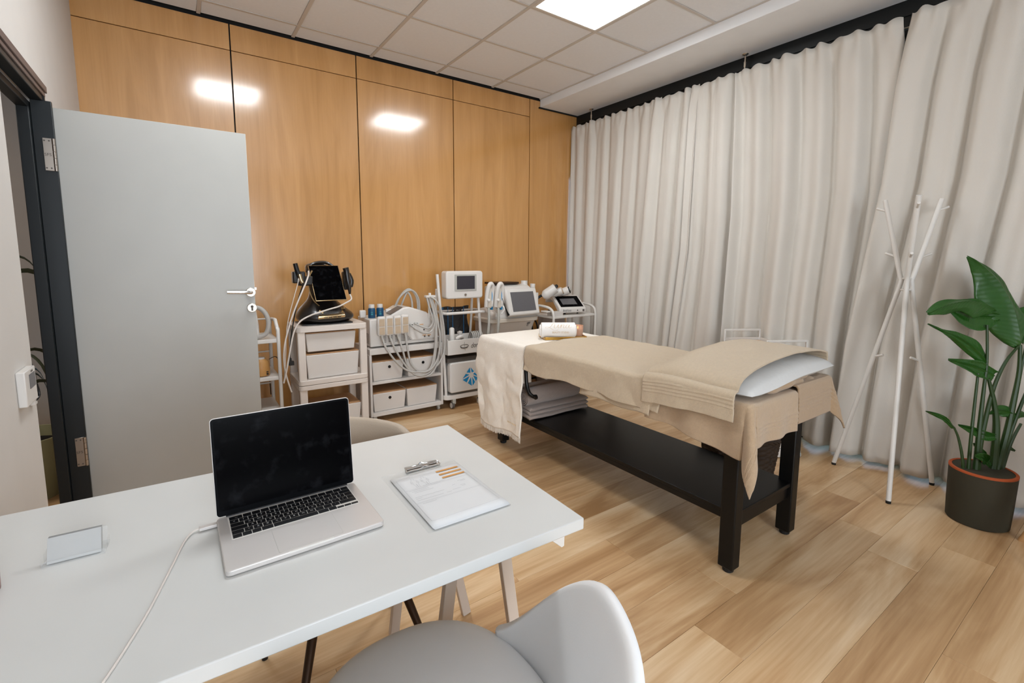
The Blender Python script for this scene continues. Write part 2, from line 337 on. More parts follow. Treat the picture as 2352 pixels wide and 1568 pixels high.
# left wall with the doorway
D0, D1, ZT = 2.345, 3.13, 2.07
lw = MB(); lw.box((-.545, YF-.1, -.05), (-.447, D0, 3.2)).box((-.545, D1, -.05), (XL, YB+.1, 3.2)).box((-.545, D0, ZT+.06), (XL, D1, 3.2))
structure(lw.build('wall_left', 'white_paint', weld=False))
dr = structure(MB().box((-.548, D1-.045, 0), (-.505, D1+.0, ZT)).box((-.505, D1-.02, 0), (-.4315, D1, ZT+.012)).box((-.548, D0, ZT-.03), (-.505, D1-.045, ZT)).box((-.505, D0, ZT+.01), (XL+.004, D1, ZT+.055))
   .build('door_1', 'frame_dark', bev=.003))
MB().box((XL-.002, D0, ZT+.055), (XL+.016, D1+.03, ZT+.085)).box((XL-.002, D0, ZT+.035), (XL+.010, D1+.02, ZT+.055)).build('architrave', 'frame_trim', dr, world=True, bev=.002)
MB().box((XL-.02, D1-.006, 0), (XL+.010, D1+.008, ZT+.04)).build('seal', 'black_plastic', dr, world=True)
leaf = MB().box((-.436, 3.14, .012), (.352, 3.18, 2.062)).build('leaf', 'door_white', dr, world=True, bev=.0015, seg=1)
for z0 in (1.768, .333):
    hg = MB().box((-.474, 3.104, z0), (-.440, 3.110, z0+.147)).build('hinge', 'steel', dr, world=True, bev=.001, seg=1)
    kn = MB()
    for q in range(5): kn.cyl((-.437, 3.105, z0+q*.0295), (-.437, 3.105, z0+q*.0295+.028), .0065, n=12)
    kn.build('knuckle', 'steel', hg, world=True, smooth=True)
    sc = MB()
    for x, z in ((-.468,.012),(-.452,.012),(-.468,.135),(-.452,.135)): sc.cyl((x, 3.104, z0+z), (x, 3.1025, z0+z), .0035, n=10)
    sc.build('screw', 'grey_dark', hg, world=True)
    text('SFS', .018, (-.472, 3.1035, z0+.067), (1,0,0), (0,0,1), 'grey_dark', hg)
hd = MB().lathe([(.026, 0), (.026, .007), (.024, .009)], (.331, 3.14, 1.173), 28, 'y')
hd.v = [Vector((v.x, 3.14-(v.y-3.14), v.z)) for v in hd.v]
h = hd.build('handle', 'nickel', dr, world=True, smooth=True)
MB().tube([(.329, 3.14, 1.173), (.329, 3.092, 1.174), (.318, 3.083, 1.175), (.295, 3.08, 1.176), (.21, 3.08, 1.180)], .0095, 14, 3).build('lever', 'chrome', h, world=True, smooth=True)
hd = MB().lathe([(.026, 0), (.026, .007), (.024, .009)], (.333, 3.14, 1.083), 28, 'y'); hd.v = [Vector((v.x, 6.28-v.y, v.z)) for v in hd.v]
kh = hd.build('keyhole_rosette', 'nickel', dr, world=True, smooth=True)
MB().cyl((.333, 3.131, 1.090), (.333, 3.128, 1.090), .0075, n=16).box((.3285, 3.1285, 1.066), (.3375, 3.131, 1.09)).build('cylinder_lock', 'grey_dark', kh, world=True)
MB().box((.352, 3.150, 1.15), (.3535, 3.17, 1.24)).box((.353, 3.153, 1.185), (.364, 3.165, 1.20)).build('latch', 'steel', dr, world=True)
# hallway beyond the door
structure(MB().box((-3.2, 1.0, -.06), (-.6, 6.2, 0)).build('hall_floor', 'floorwood'))
structure(MB().box((-3.2, 5.3, 0), (-.55, 5.4, 3.2)).box((-3.2, 1.0, 0), (-3.1, 5.3, 3.2)).box((-3.2, .95, 0), (-.6, 1.05, 3.2)).build('hall_wall', 'hall_wall'))
structure(MB().box((-3.2, .9, 3.0), (-.6, 5.4, 3.1)).build('hall_ceiling', 'white_paint'))
area('hall_lamp', (-1.5, 3.4, 2.9), (0, 0, 0), .6, .6, 20, (1, .93, .85))

# ------------------------------------------------------------------ curtains
def curtain(name, label, ya, yb, nf, seed, zb=.03, zt=2.885, amp=.032, group='linen curtains on the rod', xo=0):
    r = random.Random(seed); fs = [(nf*(.8+.5*r.random()), r.random()*6.3, 1.0), (nf*1.9, r.random()*6.3, .38), (nf*.47, r.random()*6.3, .55)]
    drift = r.uniform(-.3, .3)
    nu, nv = int(60*abs(ya(1)-yb(1)))+120, 60
    def fn(u, v):
        z0 = zb+(zt-zb)*v
        s = u+drift*.05*(1-v)
        f = sum(a*sin(6.283*fq*s+ph+.5*sin(3*(1-v)+ph)) for fq, ph, a in fs)/1.6
        f = 1.25*f/(1+.30*abs(f))
        top = sm(.93, 1, v)
        f2 = (sin(6.283*nf*2.6*u+seed)+.5*sin(6.283*nf*1.7*u+2*seed))*.008
        depth = amp*(.62+.5*(1-v))*f*(1-top)+(f2+amp*.35*f)*top
        y = ya(v)+(yb(v)-ya(v))*u + .010*cos(6.283*fs[0][0]*s+fs[0][1])*(1-top)
        x = 3.80-.006-depth+xo+.004*fbm(u*9, v*3, seed)
        z = z0+.010*sin(6.283*nf*1.9*u+seed+.7)*top*sm(.97, 1, v)+.004*sin(u*23+seed)*(1-sm(0, .08, v))
        return Vector((x, y, z))
    t = thing(name, label, 'curtain', (3.8, (ya(0)+yb(0))/2, zb), 0, group)
    MB().grid(nu, nv, fn).build('cloth', 'curtain', t, world=True, smooth=True, solid=.003)
    return t
lp = lambda t, *kv: next((a[1]+(b[1]-a[1])*(t-a[0])/(b[0]-a[0]) for a, b in zip(kv, kv[1:]) if t <= b[0]), kv[-1][1])
c1b = lambda v: lp(v, (0, 3.22), (.5, 3.165), (1, 3.09)); c2b = lambda v: lp(v, (0, 2.84), (.5, 2.69), (1, 2.67)); c3b = lambda v: lp(v, (0, 2.25), (.6, 2.215), (1, 2.262))
c4b = lambda v: lp(v, (0, 1.30), (.35, 1.25), (.64, 1.17), (.85, 1.145), (1, 1.18)); c5a = lambda v: lp(v, (0, 1.34), (.27, 1.30), (.64, 1.185), (.85, 1.166), (1, 1.128))
c4e = lambda v: lp(v, (0, 1.24), (.35, 1.20), (.64, 1.135), (.82, 1.14), (.87, 1.150), (1, 1.18))
curtain('curtain', 'pale linen curtain panel in the corner beside the wood wall', lambda v: 4.304, lambda v: c1b(v)-.07, 6.5, 11, amp=.034, xo=.014)
curtain('curtain', 'narrow pale linen curtain panel behind the flat top of the massage table', lambda v: c1b(v)+.02, lambda v: c2b(v)-.06, 2.4, 23, amp=.052, xo=0)
curtain('curtain', 'pale linen curtain panel ending at the dark seam below the middle rod bracket', lambda v: c2b(v)+.012, lambda v: c3b(v)-.07, 2.3, 31, amp=.058, xo=-.010)
curtain('curtain', 'pale linen curtain panel whose edge leaves a dark gap to the next one', lambda v: c3b(v)+.012, c4e, 5.2, 47, amp=.066, xo=-.020)
curtain('curtain', 'shaded linen curtain panel behind the coat stand and the potted plant', c5a, lambda v: -1.6, 15, 59, amp=.068, xo=-.042)
rod = thing('curtain_rod', 'thin brushed metal curtain rod seen in the gap between two curtains', 'curtain rod', (3.8, 1.5, 2.83))
MB().cyl((3.845, -2.4, 2.835), (3.845, 4.29, 2.835), .0095, n=12).build('rod', 'curtain_rod', rod, world=True, smooth=True)
for y in (4.007, 2.241, .3, -1.6):
    MB().cyl((3.845, y, 2.835), (3.845, y, HS), .006, n=10).lathe([(.006, 0), (.022, .012), (.024, .016)], (3.845, y, HS-.0165), 20).lathe([(.01, 0), (.01, .04)], (3.845, y, 2.93), 12).build('bracket', 'curtain_rod', rod, world=True, smooth=True)

# thermostat
t = thing('thermostat', 'white wall thermostat with grey display beside the doorway', 'thermostat', (-.447, 2.2, .885))
MB().box((-.447, 2.128, .888), (-.425, 2.262, 1.003)).build('body', 'machine_white', t, world=True, bev=.003)
MB().box((-.4255, 2.176, .938), (-.4238, 2.25, .986)).build('display', 'screen_grey', t, world=True, bev=.001)
MB().box((-.447, 2.255, .862), (-.432, 2.287, .925)).build('lower_cover', 'machine_white', t, world=True, bev=.004)
MB().tube([(-.437, 2.265, .875), (-.428, 2.295, .89), (-.433, 2.29, .935), (-.443, 2.265, .945)], .004, 8, 4).build('cord_loop', 'black_plastic', t, world=True, smooth=True)
text('HOME', .009, (-.4245, 2.20, .990), (0,1,0), (0,0,1), 'grey_dark', t)
# hallway plant
t = thing('hall_planter', 'tall pale green planter seen through the doorway', 'planter', (-.79, 3.74, 0))
MB().lathe([(.15, 0), (.2, .36), (.19, .36), (.17, .30), (0, .30)], (-.79, 3.74, 0), 32).build('pot', 'hall_pot', t, world=True, smooth=True)
MB().lathe([(.172, .3), (.0, .315)], (-.79, 3.74, .0), 24).build('soil', 'soil', t, world=True)
t = thing('hall_palm', 'thin-leaved palm growing in the planter beyond the doorway', 'plant', (-.79, 3.74, .31))
MB().tube([(-.79, 3.74, .3), (-.80, 3.75, .8), (-.82, 3.76, 1.25)], .012, 8, 4).build('trunk', 'dry_leaf', t, world=True, smooth=True)
r = random.Random(4)
for q in range(26):
    z = (1.25 if q % 2 else .62)+r.uniform(-.12, .12); a = r.uniform(0, 6.28); L = r.uniform(.25, .42)
    p0 = Vector((-.82, 3.76, z)); d = Vector((cos(a), sin(a), 0)); w_ = r.uniform(.008, .014)
    pts = [p0, p0+d*L*.4+Vector((0,0,.12)), p0+d*L*.8+Vector((0,0,.06)), p0+d*L+Vector((0,0,-.14))]
    if max(p.x for p in pts) > -.58: continue
    MB().tube(pts, lambda t_: w_*(.3+sin(pi*min(1, t_+.08))*.9)*.8, 6, 4, flat=.2).build('leaf', 'dry_leaf', t, world=True, smooth=True)
#@@PART2
# ------------------------------------------------------------------ desk
TH = rad(-2.0)
DZ = .73
dk = thing('desk', 'long white desk with white angled steel trestle legs', 'desk', (.79, .816, 0), TH)
def DL(x, y, z=0): return MW[dk.name].inverted() @ Vector((x, y, z))
MB().box((-1.2365, 0, DZ-.03), (0, .80, DZ)).build('tabletop', 'desk_white', dk, bev=.0025)
def trestle(cx):
    a = MB().box((cx-.035, .055, DZ-.034), (cx+.035, .745, DZ-.031)).box((cx+.031, .055, DZ-.075), (cx+.034, .745, DZ-.034))
    a.prism([(cx-.045, DZ-.033), (cx+.036, DZ-.033), (cx+.034, DZ-.095), (cx+.026, DZ-.097)], .05, .053, 'y')
    a.build('crossbar', 'metal_white', dk, bev=.001, seg=1)
trestle(-.055); trestle(-1.10)
def leg(px0, py0, pz0, px1, py1, m='taupe_metal', w=.034):
    p0 = DL(px0, py0, pz0); p1 = DL(px1, py1, 0); d = (p1-p0).normalized(); n = Vector((0, 1, 0)); sx = d.cross(n).normalized(); n = sx.cross(d)
    q = MB(); vs = []
    for p in (p0, p1):
        for a, b in ((-1,-1),(1,-1),(1,1),(-1,1)): vs.append(p+sx*a*w/2+n*b*.011)
    q.add(vs, [(0,3,2,1),(4,5,6,7),(0,1,5,4),(1,2,6,5),(2,3,7,6),(3,0,4,7)])
    q.build('leg', m, dk, bev=.002, seg=1)
leg(.665, 1.02, .699, .80, 1.08); leg(.60, 1.12, .699, .43, 1.00)
leg(.68, 1.50, .699, .83, 1.50); leg(.62, 1.50, .699, .56, 1.56)
leg(-.30, 1.02, .699, -.20, 1.0); leg(-.34, 1.02, .699, -.38, 1.0); leg(-.30, 1.5, .699, -.2, 1.5); leg(-.34, 1.5, .699, -.38, 1.5)

# laptop (local frame: x to the right, y away)
lt = thing('laptop', 'open silver laptop with a black smudged screen', 'laptop', (.0375, 1.062, DZ), rad(.4))
LW, LDp, LH = .330, .246, .0135
b = MB()
def rrect(x0, y0, x1, y1, r, n=6):
    P = []
    for cx, cy, a0 in ((x1-r, y0+r, -90), (x1-r, y1-r, 0), (x0+r, y1-r, 90), (x0+r, y0+r, 180)):
        for k in range(n+1): a = rad(a0+90*k/n); P.append((cx+r*cos(a), cy+r*sin(a)))
    return P
bs = MB().prism(rrect(0, 0, LW, LDp, .011), .0015, LH, 'z').build('base', 'laptop_alu', lt, bev=.0022, seg=3)
for x, y in ((.03,.03),(.3,.03),(.03,.22),(.3,.22)): MB().cyl((x, y, 0), (x, y, .0016), .007, n=12).build('rubber_foot', 'rubber', lt)
MB().prism(rrect(.118, -.0004, .212, .004, .0018, 3), LH-.0035, LH+.0003, 'z').build('thumb_notch', 'metal_white', lt)
kx0, kx1, ky0, ky1 = .024, .306, .124, .232
MB().prism(rrect(kx0-.002, ky0-.002, kx1+.002, ky1+.002, .003, 3), LH-.0002, LH+.0004, 'z').build('key_well', 'metal_white', lt)
MB().prism(rrect(.10, .008, .235, .112, .004, 4), LH-.0002, LH+.00025, 'z').build('trackpad_gap', 'grey_trim', lt)
MB().prism(rrect(.1006, .0086, .2344, .1114, .004, 4), LH, LH+.0006, 'z').build('trackpad', 'laptop_alu', lt)
rowsK = [  # (row units, legends) bottom to top
 [(1,''),(1,''),(1,''),(1.28,''),(5.1,''),(1.28,''),(1,''),(.9,'.'),(.9,'.'),(.9,'.')],
 [(1.3,''),(.95,'<'),(1,'Z'),(1,'X'),(1,'C'),(1,'V'),(1,'B'),(1,'N'),(1,'M'),(1,','),(1,'.'),(1,'-'),(2.1,'')],
 [(1.8,''),(1,'A'),(1,'S'),(1,'D'),(1,'F'),(1,'G'),(1,'H'),(1,'J'),(1,'K'),(1,'L'),(1,'+'),(1,'*'),(1,'}'),(.9,'')],
 [(1.5,''),(1,'Q'),(1,'W'),(1,'E'),(1,'R'),(1,'T'),(1,'Y'),(1,'U'),(1,'I'),(1,'O'),(1,'P'),(1,'['),(1,']'),(1.0,'')],
 [(1,'<'),(1,'1'),(1,'2'),(1,'3'),(1,'4'),(1,'5'),(1,'6'),(1,'7'),(1,'8'),(1,'9'),(1,'0'),(1,"'"),(1,'!'),(1.5,'')],
 [(1.5,'esc')]+[(1,'')]*12+[(1,'')]]
leg_ = []
for ri, row in enumerate(rowsK):
    tot = sum(u for u, _ in row); un = (kx1-kx0)/tot; rh = (ky1-ky0)/6; x = kx0
    for u, s in row:
        x1 = x+u*un; yy = ky0+ri*rh
        top = yy+rh*.88 if not (ri == 0 and s == '.') else yy+rh*.45
        MB().box((x+.0009, yy+.0008, LH+.0003), (x1-.0009, top, LH+.0016)).build('key', 'laptop_key', lt)
        if s.strip('.'): leg_.append((s, (x+x1)/2-.0022, yy+.006))
        x = x1
mb = MB()
for s, x, y in leg_:
    cu = bpy.data.curves.new('t', 'FONT'); cu.body = s; cu.size = .0075 if len(s) == 1 else .005; cu.resolution_u = 1; q = bpy.data.objects.new('t', cu); me = bpy.data.meshes.new_from_object(q)
    mb.add([(x+v.co.x, y+v.co.y, LH+.0018) for v in me.vertices], [tuple(p.vertices) for p in me.polygons]); bpy.data.objects.remove(q)
mb.build('key_legends', 'paper', lt, kind='stuff')
# lid: hinge at y=.243, opened a little past upright
ta = rad(6); SH = .243
def lid(u, v, w_): return Vector((u, .243+v*sin(ta)-w_*cos(ta), LH+.001+v*cos(ta)+w_*sin(ta)))
def lidprism(P, w0, w1, name, m, par=lt, bev=0):
    q = MB(); n = len(P); q.add([lid(a, b_, w0) for a, b_ in P]+[lid(a, b_, w1) for a, b_ in P], [tuple(range(n))[::-1], tuple(range(n, 2*n))]+[(i, (i+1) % n, (i+1) % n+n, i+n) for i in range(n)])
    return q.build(name, m, par, bev=bev)
lo = lidprism(rrect(0, 0, LW, SH, .009), -.005, 0, 'lid', 'laptop_alu', bev=.001)
lidprism(rrect(.0015, .0015, LW-.0015, SH-.0015, .008), 0, .0006, 'glass_bezel', 'bezel', lt)
lidprism(rrect(.007, .014, LW-.007, SH-.007, .004), .0006, .0009, 'screen', 'screen_black', lt)
MB().tube([(.02, .243, LH-.001), (LW-.02, .243, LH-.001)], .0045, 10).build('hinge', 'laptop_key', lt, smooth=True)
t = thing('charging_cable', 'light grey woven charging cable plugged into the laptop', 'cable', (.0, 1.28, DZ))
MB().box((.0, 1.285, DZ+.003), (.036, 1.299, DZ+.0105)).build('plug', 'laptop_alu', t, world=True, bev=.001)
MB().tube([(.004,1.292,.737),(-.012,1.290,.735),(-.03,1.255,.733),(-.052,1.165,.7325),(-.084,1.039,.7325),(-.112,.951,.7325),(-.134,.891,.7325),(-.150,.856,.7325),(-.156,.839,.728),(-.158,.834,.70),(-.160,.833,.62),(-.16,.84,.45)], .0022, 8, 6).build('cord', 'cable_white', t, world=True, smooth=True)

# clipboard with form
cb = thing('clipboard', 'clear acrylic clipboard with a metal clip lying on the desk', 'clipboard', (.561, 1.144, DZ), rad(-1.2))
def quad3(a, b_, c, d, z0, z1):
    P = [a, b_, c, d]; n = 4
    return MB().add([(p[0], p[1], z0) for p in P]+[(p[0], p[1], z1) for p in P], [(3,2,1,0),(4,5,6,7)]+[(i, (i+1) % 4, (i+1) % 4+4, i+4) for i in range(4)])
MB().prism(rrect(-.117, -.172, .117, .172, .004, 4), .0, .003, 'z').build('board', 'acrylic', cb, bev=.0006, seg=1)
cx = .008
MB().box((cx-.052, 0.154, .0035), (cx+.052, 0.173, .0045)).box((cx-.052, 0.167, .0045), (cx+.052, 0.175, .0125), Matrix.Rotation(rad(-18), 3, 'X')).build('clip_plate', 'chrome', cb, bev=.0006, seg=1)
MB().tube([(cx-.052,0.150,.006),(cx-.052,0.144,.012),(cx-.044,0.139,.015),(cx-.014,0.139,.015),(cx,0.143,.018),(cx+.014,0.139,.015),(cx+.044,0.139,.015),(cx+.052,0.144,.012),(cx+.052,0.150,.006)], .0018, 8, 3).tube([(cx-.052,0.173,.012),(cx-.01,0.173,.012),(cx,0.177,.016),(cx+.01,0.173,.012),(cx+.052,0.173,.012),(cx+.052,0.149,.006)], .0018, 8, 2).tube([(cx-.052,0.173,.012),(cx-.052,0.149,.006)], .0018, 8).build('clip_wire', 'chrome', cb, smooth=True)
fm = thing('form_sheets', 'printed white form with gold bars held on the clipboard', 'paper', (.562, 1.142, DZ+.0032), rad(-1.2))
def sheet(dx, dy, z, lift):
    q = MB().grid(9, 9, lambda u, v: Vector((-.104+.214*u+dx, -.164+.30*v+dy, z+lift*(1-v)**3*(.3+u))))
    return q.build('sheet', 'paper', fm, smooth=True, solid=.0003)
for k in range(3): sheet(.003-.0015*k, -.004+.002*k, .0004+.0007*k, .0028*k/2)
ZP = .0030
def pl(a, b_, z=None):
    b_ += .016; zz = ZP+.0034*(1-(b_+.164)/.3)**3*(.3+(a+.104)/.214); return Vector((a, b_, zz+.0006))
gp = MB()
def line(a, b_, w_=.0005, n=6):
    a = Vector(a); b_ = Vector(b_); d = (b_-a).normalized(); nn = Vector((-d.y, d.x))*w_/2
    for k in range(n):
        p = a.lerp(b_, k/n); q = a.lerp(b_, (k+1)/n); gp.add([pl(*(p-nn)), pl(*(q-nn)), pl(*(q+nn)), pl(*(p+nn))], [(0,1,2,3)])
def rect(x0, y0, x1, y1): line((x0,y0),(x1,y0)); line((x1,y0),(x1,y1)); line((x1,y1),(x0,y1)); line((x0,y1),(x0,y0))
rect(-.094, .028, .100, .098); rect(-.094, -.052, .100, .024); rect(-.094, -.152, .100, -.056)
for x0, x1, y in ((-.086,-.05,.103),(-.086,-.03,.020),(-.08,-.03,.012),(-.075,-.02,.004),(-.085,.0,-.022),(-.085,-.068,-.030),(-.085,-.01,-.040),(.0,.015,-.04),(.02,.045,-.035),(-.08,-.04,-.062),(.055,.078,.006),(.062,.078,.001),(.03,.04,-.01),(.0,.03,.033),(-.04,.0,.033),(.05,.066,-.022),(.052,.064,-.028)):
    line((x0, y), (x1, y), .0009)
for fx in (-.052, -.022):
    for sgn in (-1, 1):
        P = [(0,.088),(.004*sgn,.086),(.004*sgn,.081),(.002*sgn,.078),(.009*sgn,.074),(.012*sgn,.058),(.010*sgn,.057),(.007*sgn,.069),(.005*sgn,.062),(.008*sgn,.055),(.005*sgn,.040),(.006*sgn,.033),(.001*sgn,.033),(0,.052)]
        for a, b_ in zip(P, P[1:]): line((fx+a[0], a[1]), (fx+b_[0], b_[1]), .0005, 1)
gp.build('form_print', 'print_grey', fm)
ob = MB()
for k in range(3):
    y = .088-.0225*k; n = 8
    for q in range(n):
        xa = .027+.072*q/n; xb = .027+.072*(q+1)/n; ob.add([pl(xa, y), pl(xb, y), pl(xb, y+.0085), pl(xa, y+.0085)], [(0,1,2,3)])
ob.build('gold_bars', 'print_orange', fm)
mt_ = MW[fm.name]
script(LUNA, lambda a, b_: mt_ @ (pl(-.050+a*.084, .104+b_*.036)+Vector((0,0,.0003))), .0034, 'print_gold', fm, thin=.4)

# card holder
ch = thing('card_holder', 'small clear acrylic business card holder on the desk', 'holder', (-.220, 1.345, DZ), rad(-3))
b = MB().box((-.051, -.030, 0), (.051, .028, .0022)).box((-.051, -.032, 0), (.051, -.030, .012)).box((-.052, -.006, .0), (-.0505, .020, .018)).box((.0505, -.006, .0), (.052, .020, .018))
b.box((-.05, .006, .002), (.05, .0078, .042), Matrix.Rotation(rad(-24), 3, 'X'), (0, .006, .002)).build('holder', 'acrylic', ch, bev=.0006, seg=1)
bc = thing('business_cards', 'stack of white business cards in the acrylic holder', 'cards', (-.220, 1.345, DZ+.0025), rad(-3))
for k in range(8):
    MB().box((-.0435, -.024+k*.0019, 0), (.0435, -.0226+k*.0019, .052-.0003*k), Matrix.Rotation(rad(-24), 3, 'X'), (0, -.024+k*.0019, 0)).build('card', 'card_shaded', bc)
# bottle at the very left edge
t = thing('reed_bottle', 'rose tinted glass bottle cut off by the left photo edge', 'bottle', (-.351, 1.275, DZ))
MB().lathe([(.026, 0), (.030, .004), (.031, .05), (.027, .078), (.014, .092), (.013, .108), (.011, .108)], (-.351, 1.275, DZ), 28).build('body', 'rose_glass', t, world=True, smooth=True)
MB().lathe([(.012, .108), (.019, .116), (.020, .128), (.014, .138), (.0, .140)], (-.351, 1.275, DZ), 14).build('stopper', 'amber', t, world=True, smooth=False)

# ------------------------------------------------------------------ tub chairs
def tub_chair(name, label, loc, rz, m, legm):
    t = thing(name, label, 'chair', loc, rz)
    rx, ry = .245, .28
    def shell(u, v):
        th = (u*2-1)*rad(115); a = abs(th)
        Hh = .75-.285*sm(rad(60), rad(116), a)
        bx, by = rx*sin(th), -ry*cos(th)
        px, py = 0, -(ry+.16-.16*sm(rad(70), rad(118), a))*cos(th)
        px = (rx+.055-.060*sm(rad(80), rad(116), a))*sin(th)
        z = .40+(Hh-.40)*v
        k = v**.8
        return Vector((bx+(px-bx)*k, by+(py-by)*k, z))
    MB().grid(49, 15, shell).build('backrest', m, t, smooth=True, solid=.028, sub=1)
    prof = []
    def seat(u, v):
        a = 2*pi*u; R = [(0,.475),(.5,.474),(.85,.466),(.97,.45),(1.0,.43),(.97,.40),(.6,.395),(0,.395)]
        i = min(int(v*7+1e-6), 7); r_, z = R[i]
        sx_ = abs(cos(a))**.85*(1 if cos(a) > 0 else -1); sy_ = abs(sin(a))**.85*(1 if sin(a) > 0 else -1)
        return Vector((rx*.99*r_*sx_, ry*.99*r_*sy_, z))
    MB().grid(40, 8, seat, True).build('seat', m, t, smooth=True, sub=1)
    MB().box((-.14, -.14, .375), (.14, .14, .397)).build('seat_frame', 'bronze', t, bev=.004)
    for sx_ in (-1, 1):
        for sy_ in (-1, 1):
            l = MB().tube([(.12*sx_, .12*sy_, .38), (.225*sx_, .235*sy_, .008)], lambda q: .0145-.006*q, 12).build('leg', legm, t, smooth=True)
            MB().cyl((.226*sx_, .236*sy_, .012), (.228*sx_, .238*sy_, 0), .0095, n=12).build('glide', 'rubber', l, world=False) if False else None
            MB().cyl((.226*sx_, .236*sy_, .010), (.226*sx_, .236*sy_, 0), .0098, n=12).build('glide', 'rubber', t)
    return t
tub_chair('tub_chair', 'white leather tub chair pushed under the near side of the desk', (.368, .79, 0), 0, 'white_leather', 'bronze')
tub_chair('tub_chair', 'beige fabric tub chair on the far side of the desk', (.383, 1.475, 0), pi, 'beige_fabric', 'bronze')
# chair cut off at the right edge
t = thing('shell_chair', 'white shell chair with beech legs cut off by the right edge', 'chair', (3.21, .10, 0), rad(20))
MB().grid(25, 9, lambda u, v: Vector((.22*cos(u*2*pi)*(.35+.65*v), .22*sin(u*2*pi)*(.35+.65*v), .43+.05*v**3)), ).build('seat', 'white_leather', t, smooth=True, solid=.012)
MB().grid(15, 9, lambda u, v: Vector((.24*sin((u-.5)*2.4), -.22*cos((u-.5)*2.4)-.06*v, .46+.34*v))).build('backrest', 'white_leather', t, smooth=True, solid=.012)
MB().cyl((0, 0, .40), (0, 0, .445), .09, .12).build('hub', 'machine_white', t, smooth=True)
for sx_, sy_ in ((-1,-1),(1,-1),(1,1),(-1,1)):
    MB().tube([(.07*sx_, .07*sy_, .42), (.19*sx_, .19*sy_, 0)], lambda q: .022-.008*q, 12).build('leg', 'beech', t, smooth=True)
#@@PART3
# ------------------------------------------------------------------ massage table
bd = thing('massage_table', 'black wooden massage table with a lower shelf, covered in towels', 'massage table', (2.17, 1.95, 0))
for x in (1.912, 2.425):
    for y in (1.055, 2.86):
        MB().box((x-.031, y-.035, .022), (x+.031, y+.035, .70)).build('leg', 'bed_black', bd, world=True, bev=.006, seg=2)
        MB().lathe([(.020, 0), (.024, .004), (.024, .023)], (x, y, 0), 12).build('foot', 'rubber', bd, world=True)
for y in (1.055, 2.86): MB().box((1.943, y-.014, .198), (2.394, y+.014, .262)).build('stretcher', 'bed_black', bd, world=True, bev=.003)
MB().box((1.900, 1.03, .263), (2.432, 2.88, .283)).build('shelf', 'bed_black', bd, world=True, bev=.003)
MB().box((1.902, 1.09, .235), (1.922, 2.82, .263)).build('shelf_rail', 'bed_black', bd, world=True, bev=.002)
MB().box((2.405, 1.09, .235), (2.425, 2.82, .263)).build('shelf_rail', 'bed_black', bd, world=True, bev=.002)
for x in (1.888, 2.425): MB().box((x, 1.0, .645), (x+.024, 2.93, .70)).build('top_rail', 'bed_black', bd, world=True, bev=.003)
for y in (1.0, 2.9): MB().box((1.912, y, .645), (2.425, y+.024, .70)).build('top_rail', 'bed_black', bd, world=True, bev=.003)
MB().box((1.862, .985, .70), (2.60, 3.05, .782)).build('mattress', 'mattress_white', bd, world=True, bev=.018, seg=4)
MB().tube([(1.872, 2.53, .66), (1.868, 2.52, .60), (1.866, 2.508, .53), (1.868, 2.48, .478), (1.874, 2.44, .462), (1.878, 2.425, .470)], .013, 10, 5).lathe([(0,0),(.017,.002),(.017,.012),(0,.014)], (1.872, 2.425, .463), 14, 'x').build('roll_bracket', 'black_plastic', bd, world=True, smooth=True)

QR = .026
def section(a, W, zt, x0, flare):   # across the bed: a<0 hangs left, 0..W on top, a>W hangs right
    q = QR*pi/2
    def side(s):   # s = distance past the edge start
        if s < q: an = s/QR; return QR*sin(an)-QR, -QR*(1-cos(an))
        d = s-q; return flare(d), -QR-d
    if a < 0: dx, dz = side(-a); return x0-dx-QR*0, dz, 1
    if a > W: dx, dz = side(a-W); return x0+W+dx, dz, 1
    return x0+a, 0, 0
def cloth(name, label, cat, m, y0, y1, hl, hr, ztop, x0=1.852, x1=2.61, nx=220, ny=70, amp=.003, seed=1, yoff=None, flare=lambda d: .02*d, bands=None, ybands=None, fringe=False, thick=.006, rumple=0):
    def fn(u, v):
        ya = y0(u) if callable(y0) else y0; yb = y1(u) if callable(y1) else y1
        y = ya+(yb-ya)*v
        A0 = -hl(y); W = (x1-x0-2*QR); A1 = W+hr(y); a = A0+(A1-A0)*u
        q = QR*pi/2; s = -a if a < 0 else (a-W if a > W else 0); side = -1 if a < 0 else 1
        xe = (x0+QR) if a < 0 else (x1-QR)
        if s > 0:
            if s < q: an = s/QR; x = xe+side*QR*sin(an); dz = -QR*(1-cos(an))
            else: x = xe+side*(QR+flare(s-q)); dz = -QR-(s-q)
            zt = ztop(xe, y)
        else: x = x0+QR+a; dz = 0; zt = ztop(x, y)
        z = zt+dz; wv = fbm(x*5+seed, y*5, z*4+seed)*amp*(1+2.5*min(1, max(0, s-q)*5))
        if s <= q: z += abs(wv)+rumple*abs(fbm(x*9, y*9, seed)); 
        else: x += side*(abs(wv)*1.6+.008*(1+sin(y*19+seed))*min(1, (s-q)*4))
        if bands and s > q:
            d = s-(hl(y) if side < 0 else hr(y)) + 0
            for b0, b1, nb in bands:
                if b0 < -d < b1: x += side*.0028*max(0, sin((-d-b0)/(b1-b0)*nb*2*pi))
        if ybands:
            for b0, b1, nb in ybands:
                if b0 < y < b1:
                    k = .0028*max(0, sin((y-b0)/(b1-b0)*nb*2*pi)); 
                    if s > q: x += side*k
                    else: z += k
        yo = yoff(s, v) if yoff else 0
        return Vector((x, y+yo, z))
    t = thing(name, label, cat, ((x0+x1)/2, (fn(.5, 0).y+fn(.5, 1).y)/2, .5))
    MB().grid(nx, ny, fn).build('cloth', m, t, world=True, smooth=True, solid=thick)
    return t, fn
pil = lambda x, y: .792+.152*exp(-((y-1.20)/.26)**4)*max(0, 1-abs((x-2.27)/.50)**3.2)**.7
flat = lambda z: (lambda x, y: z)
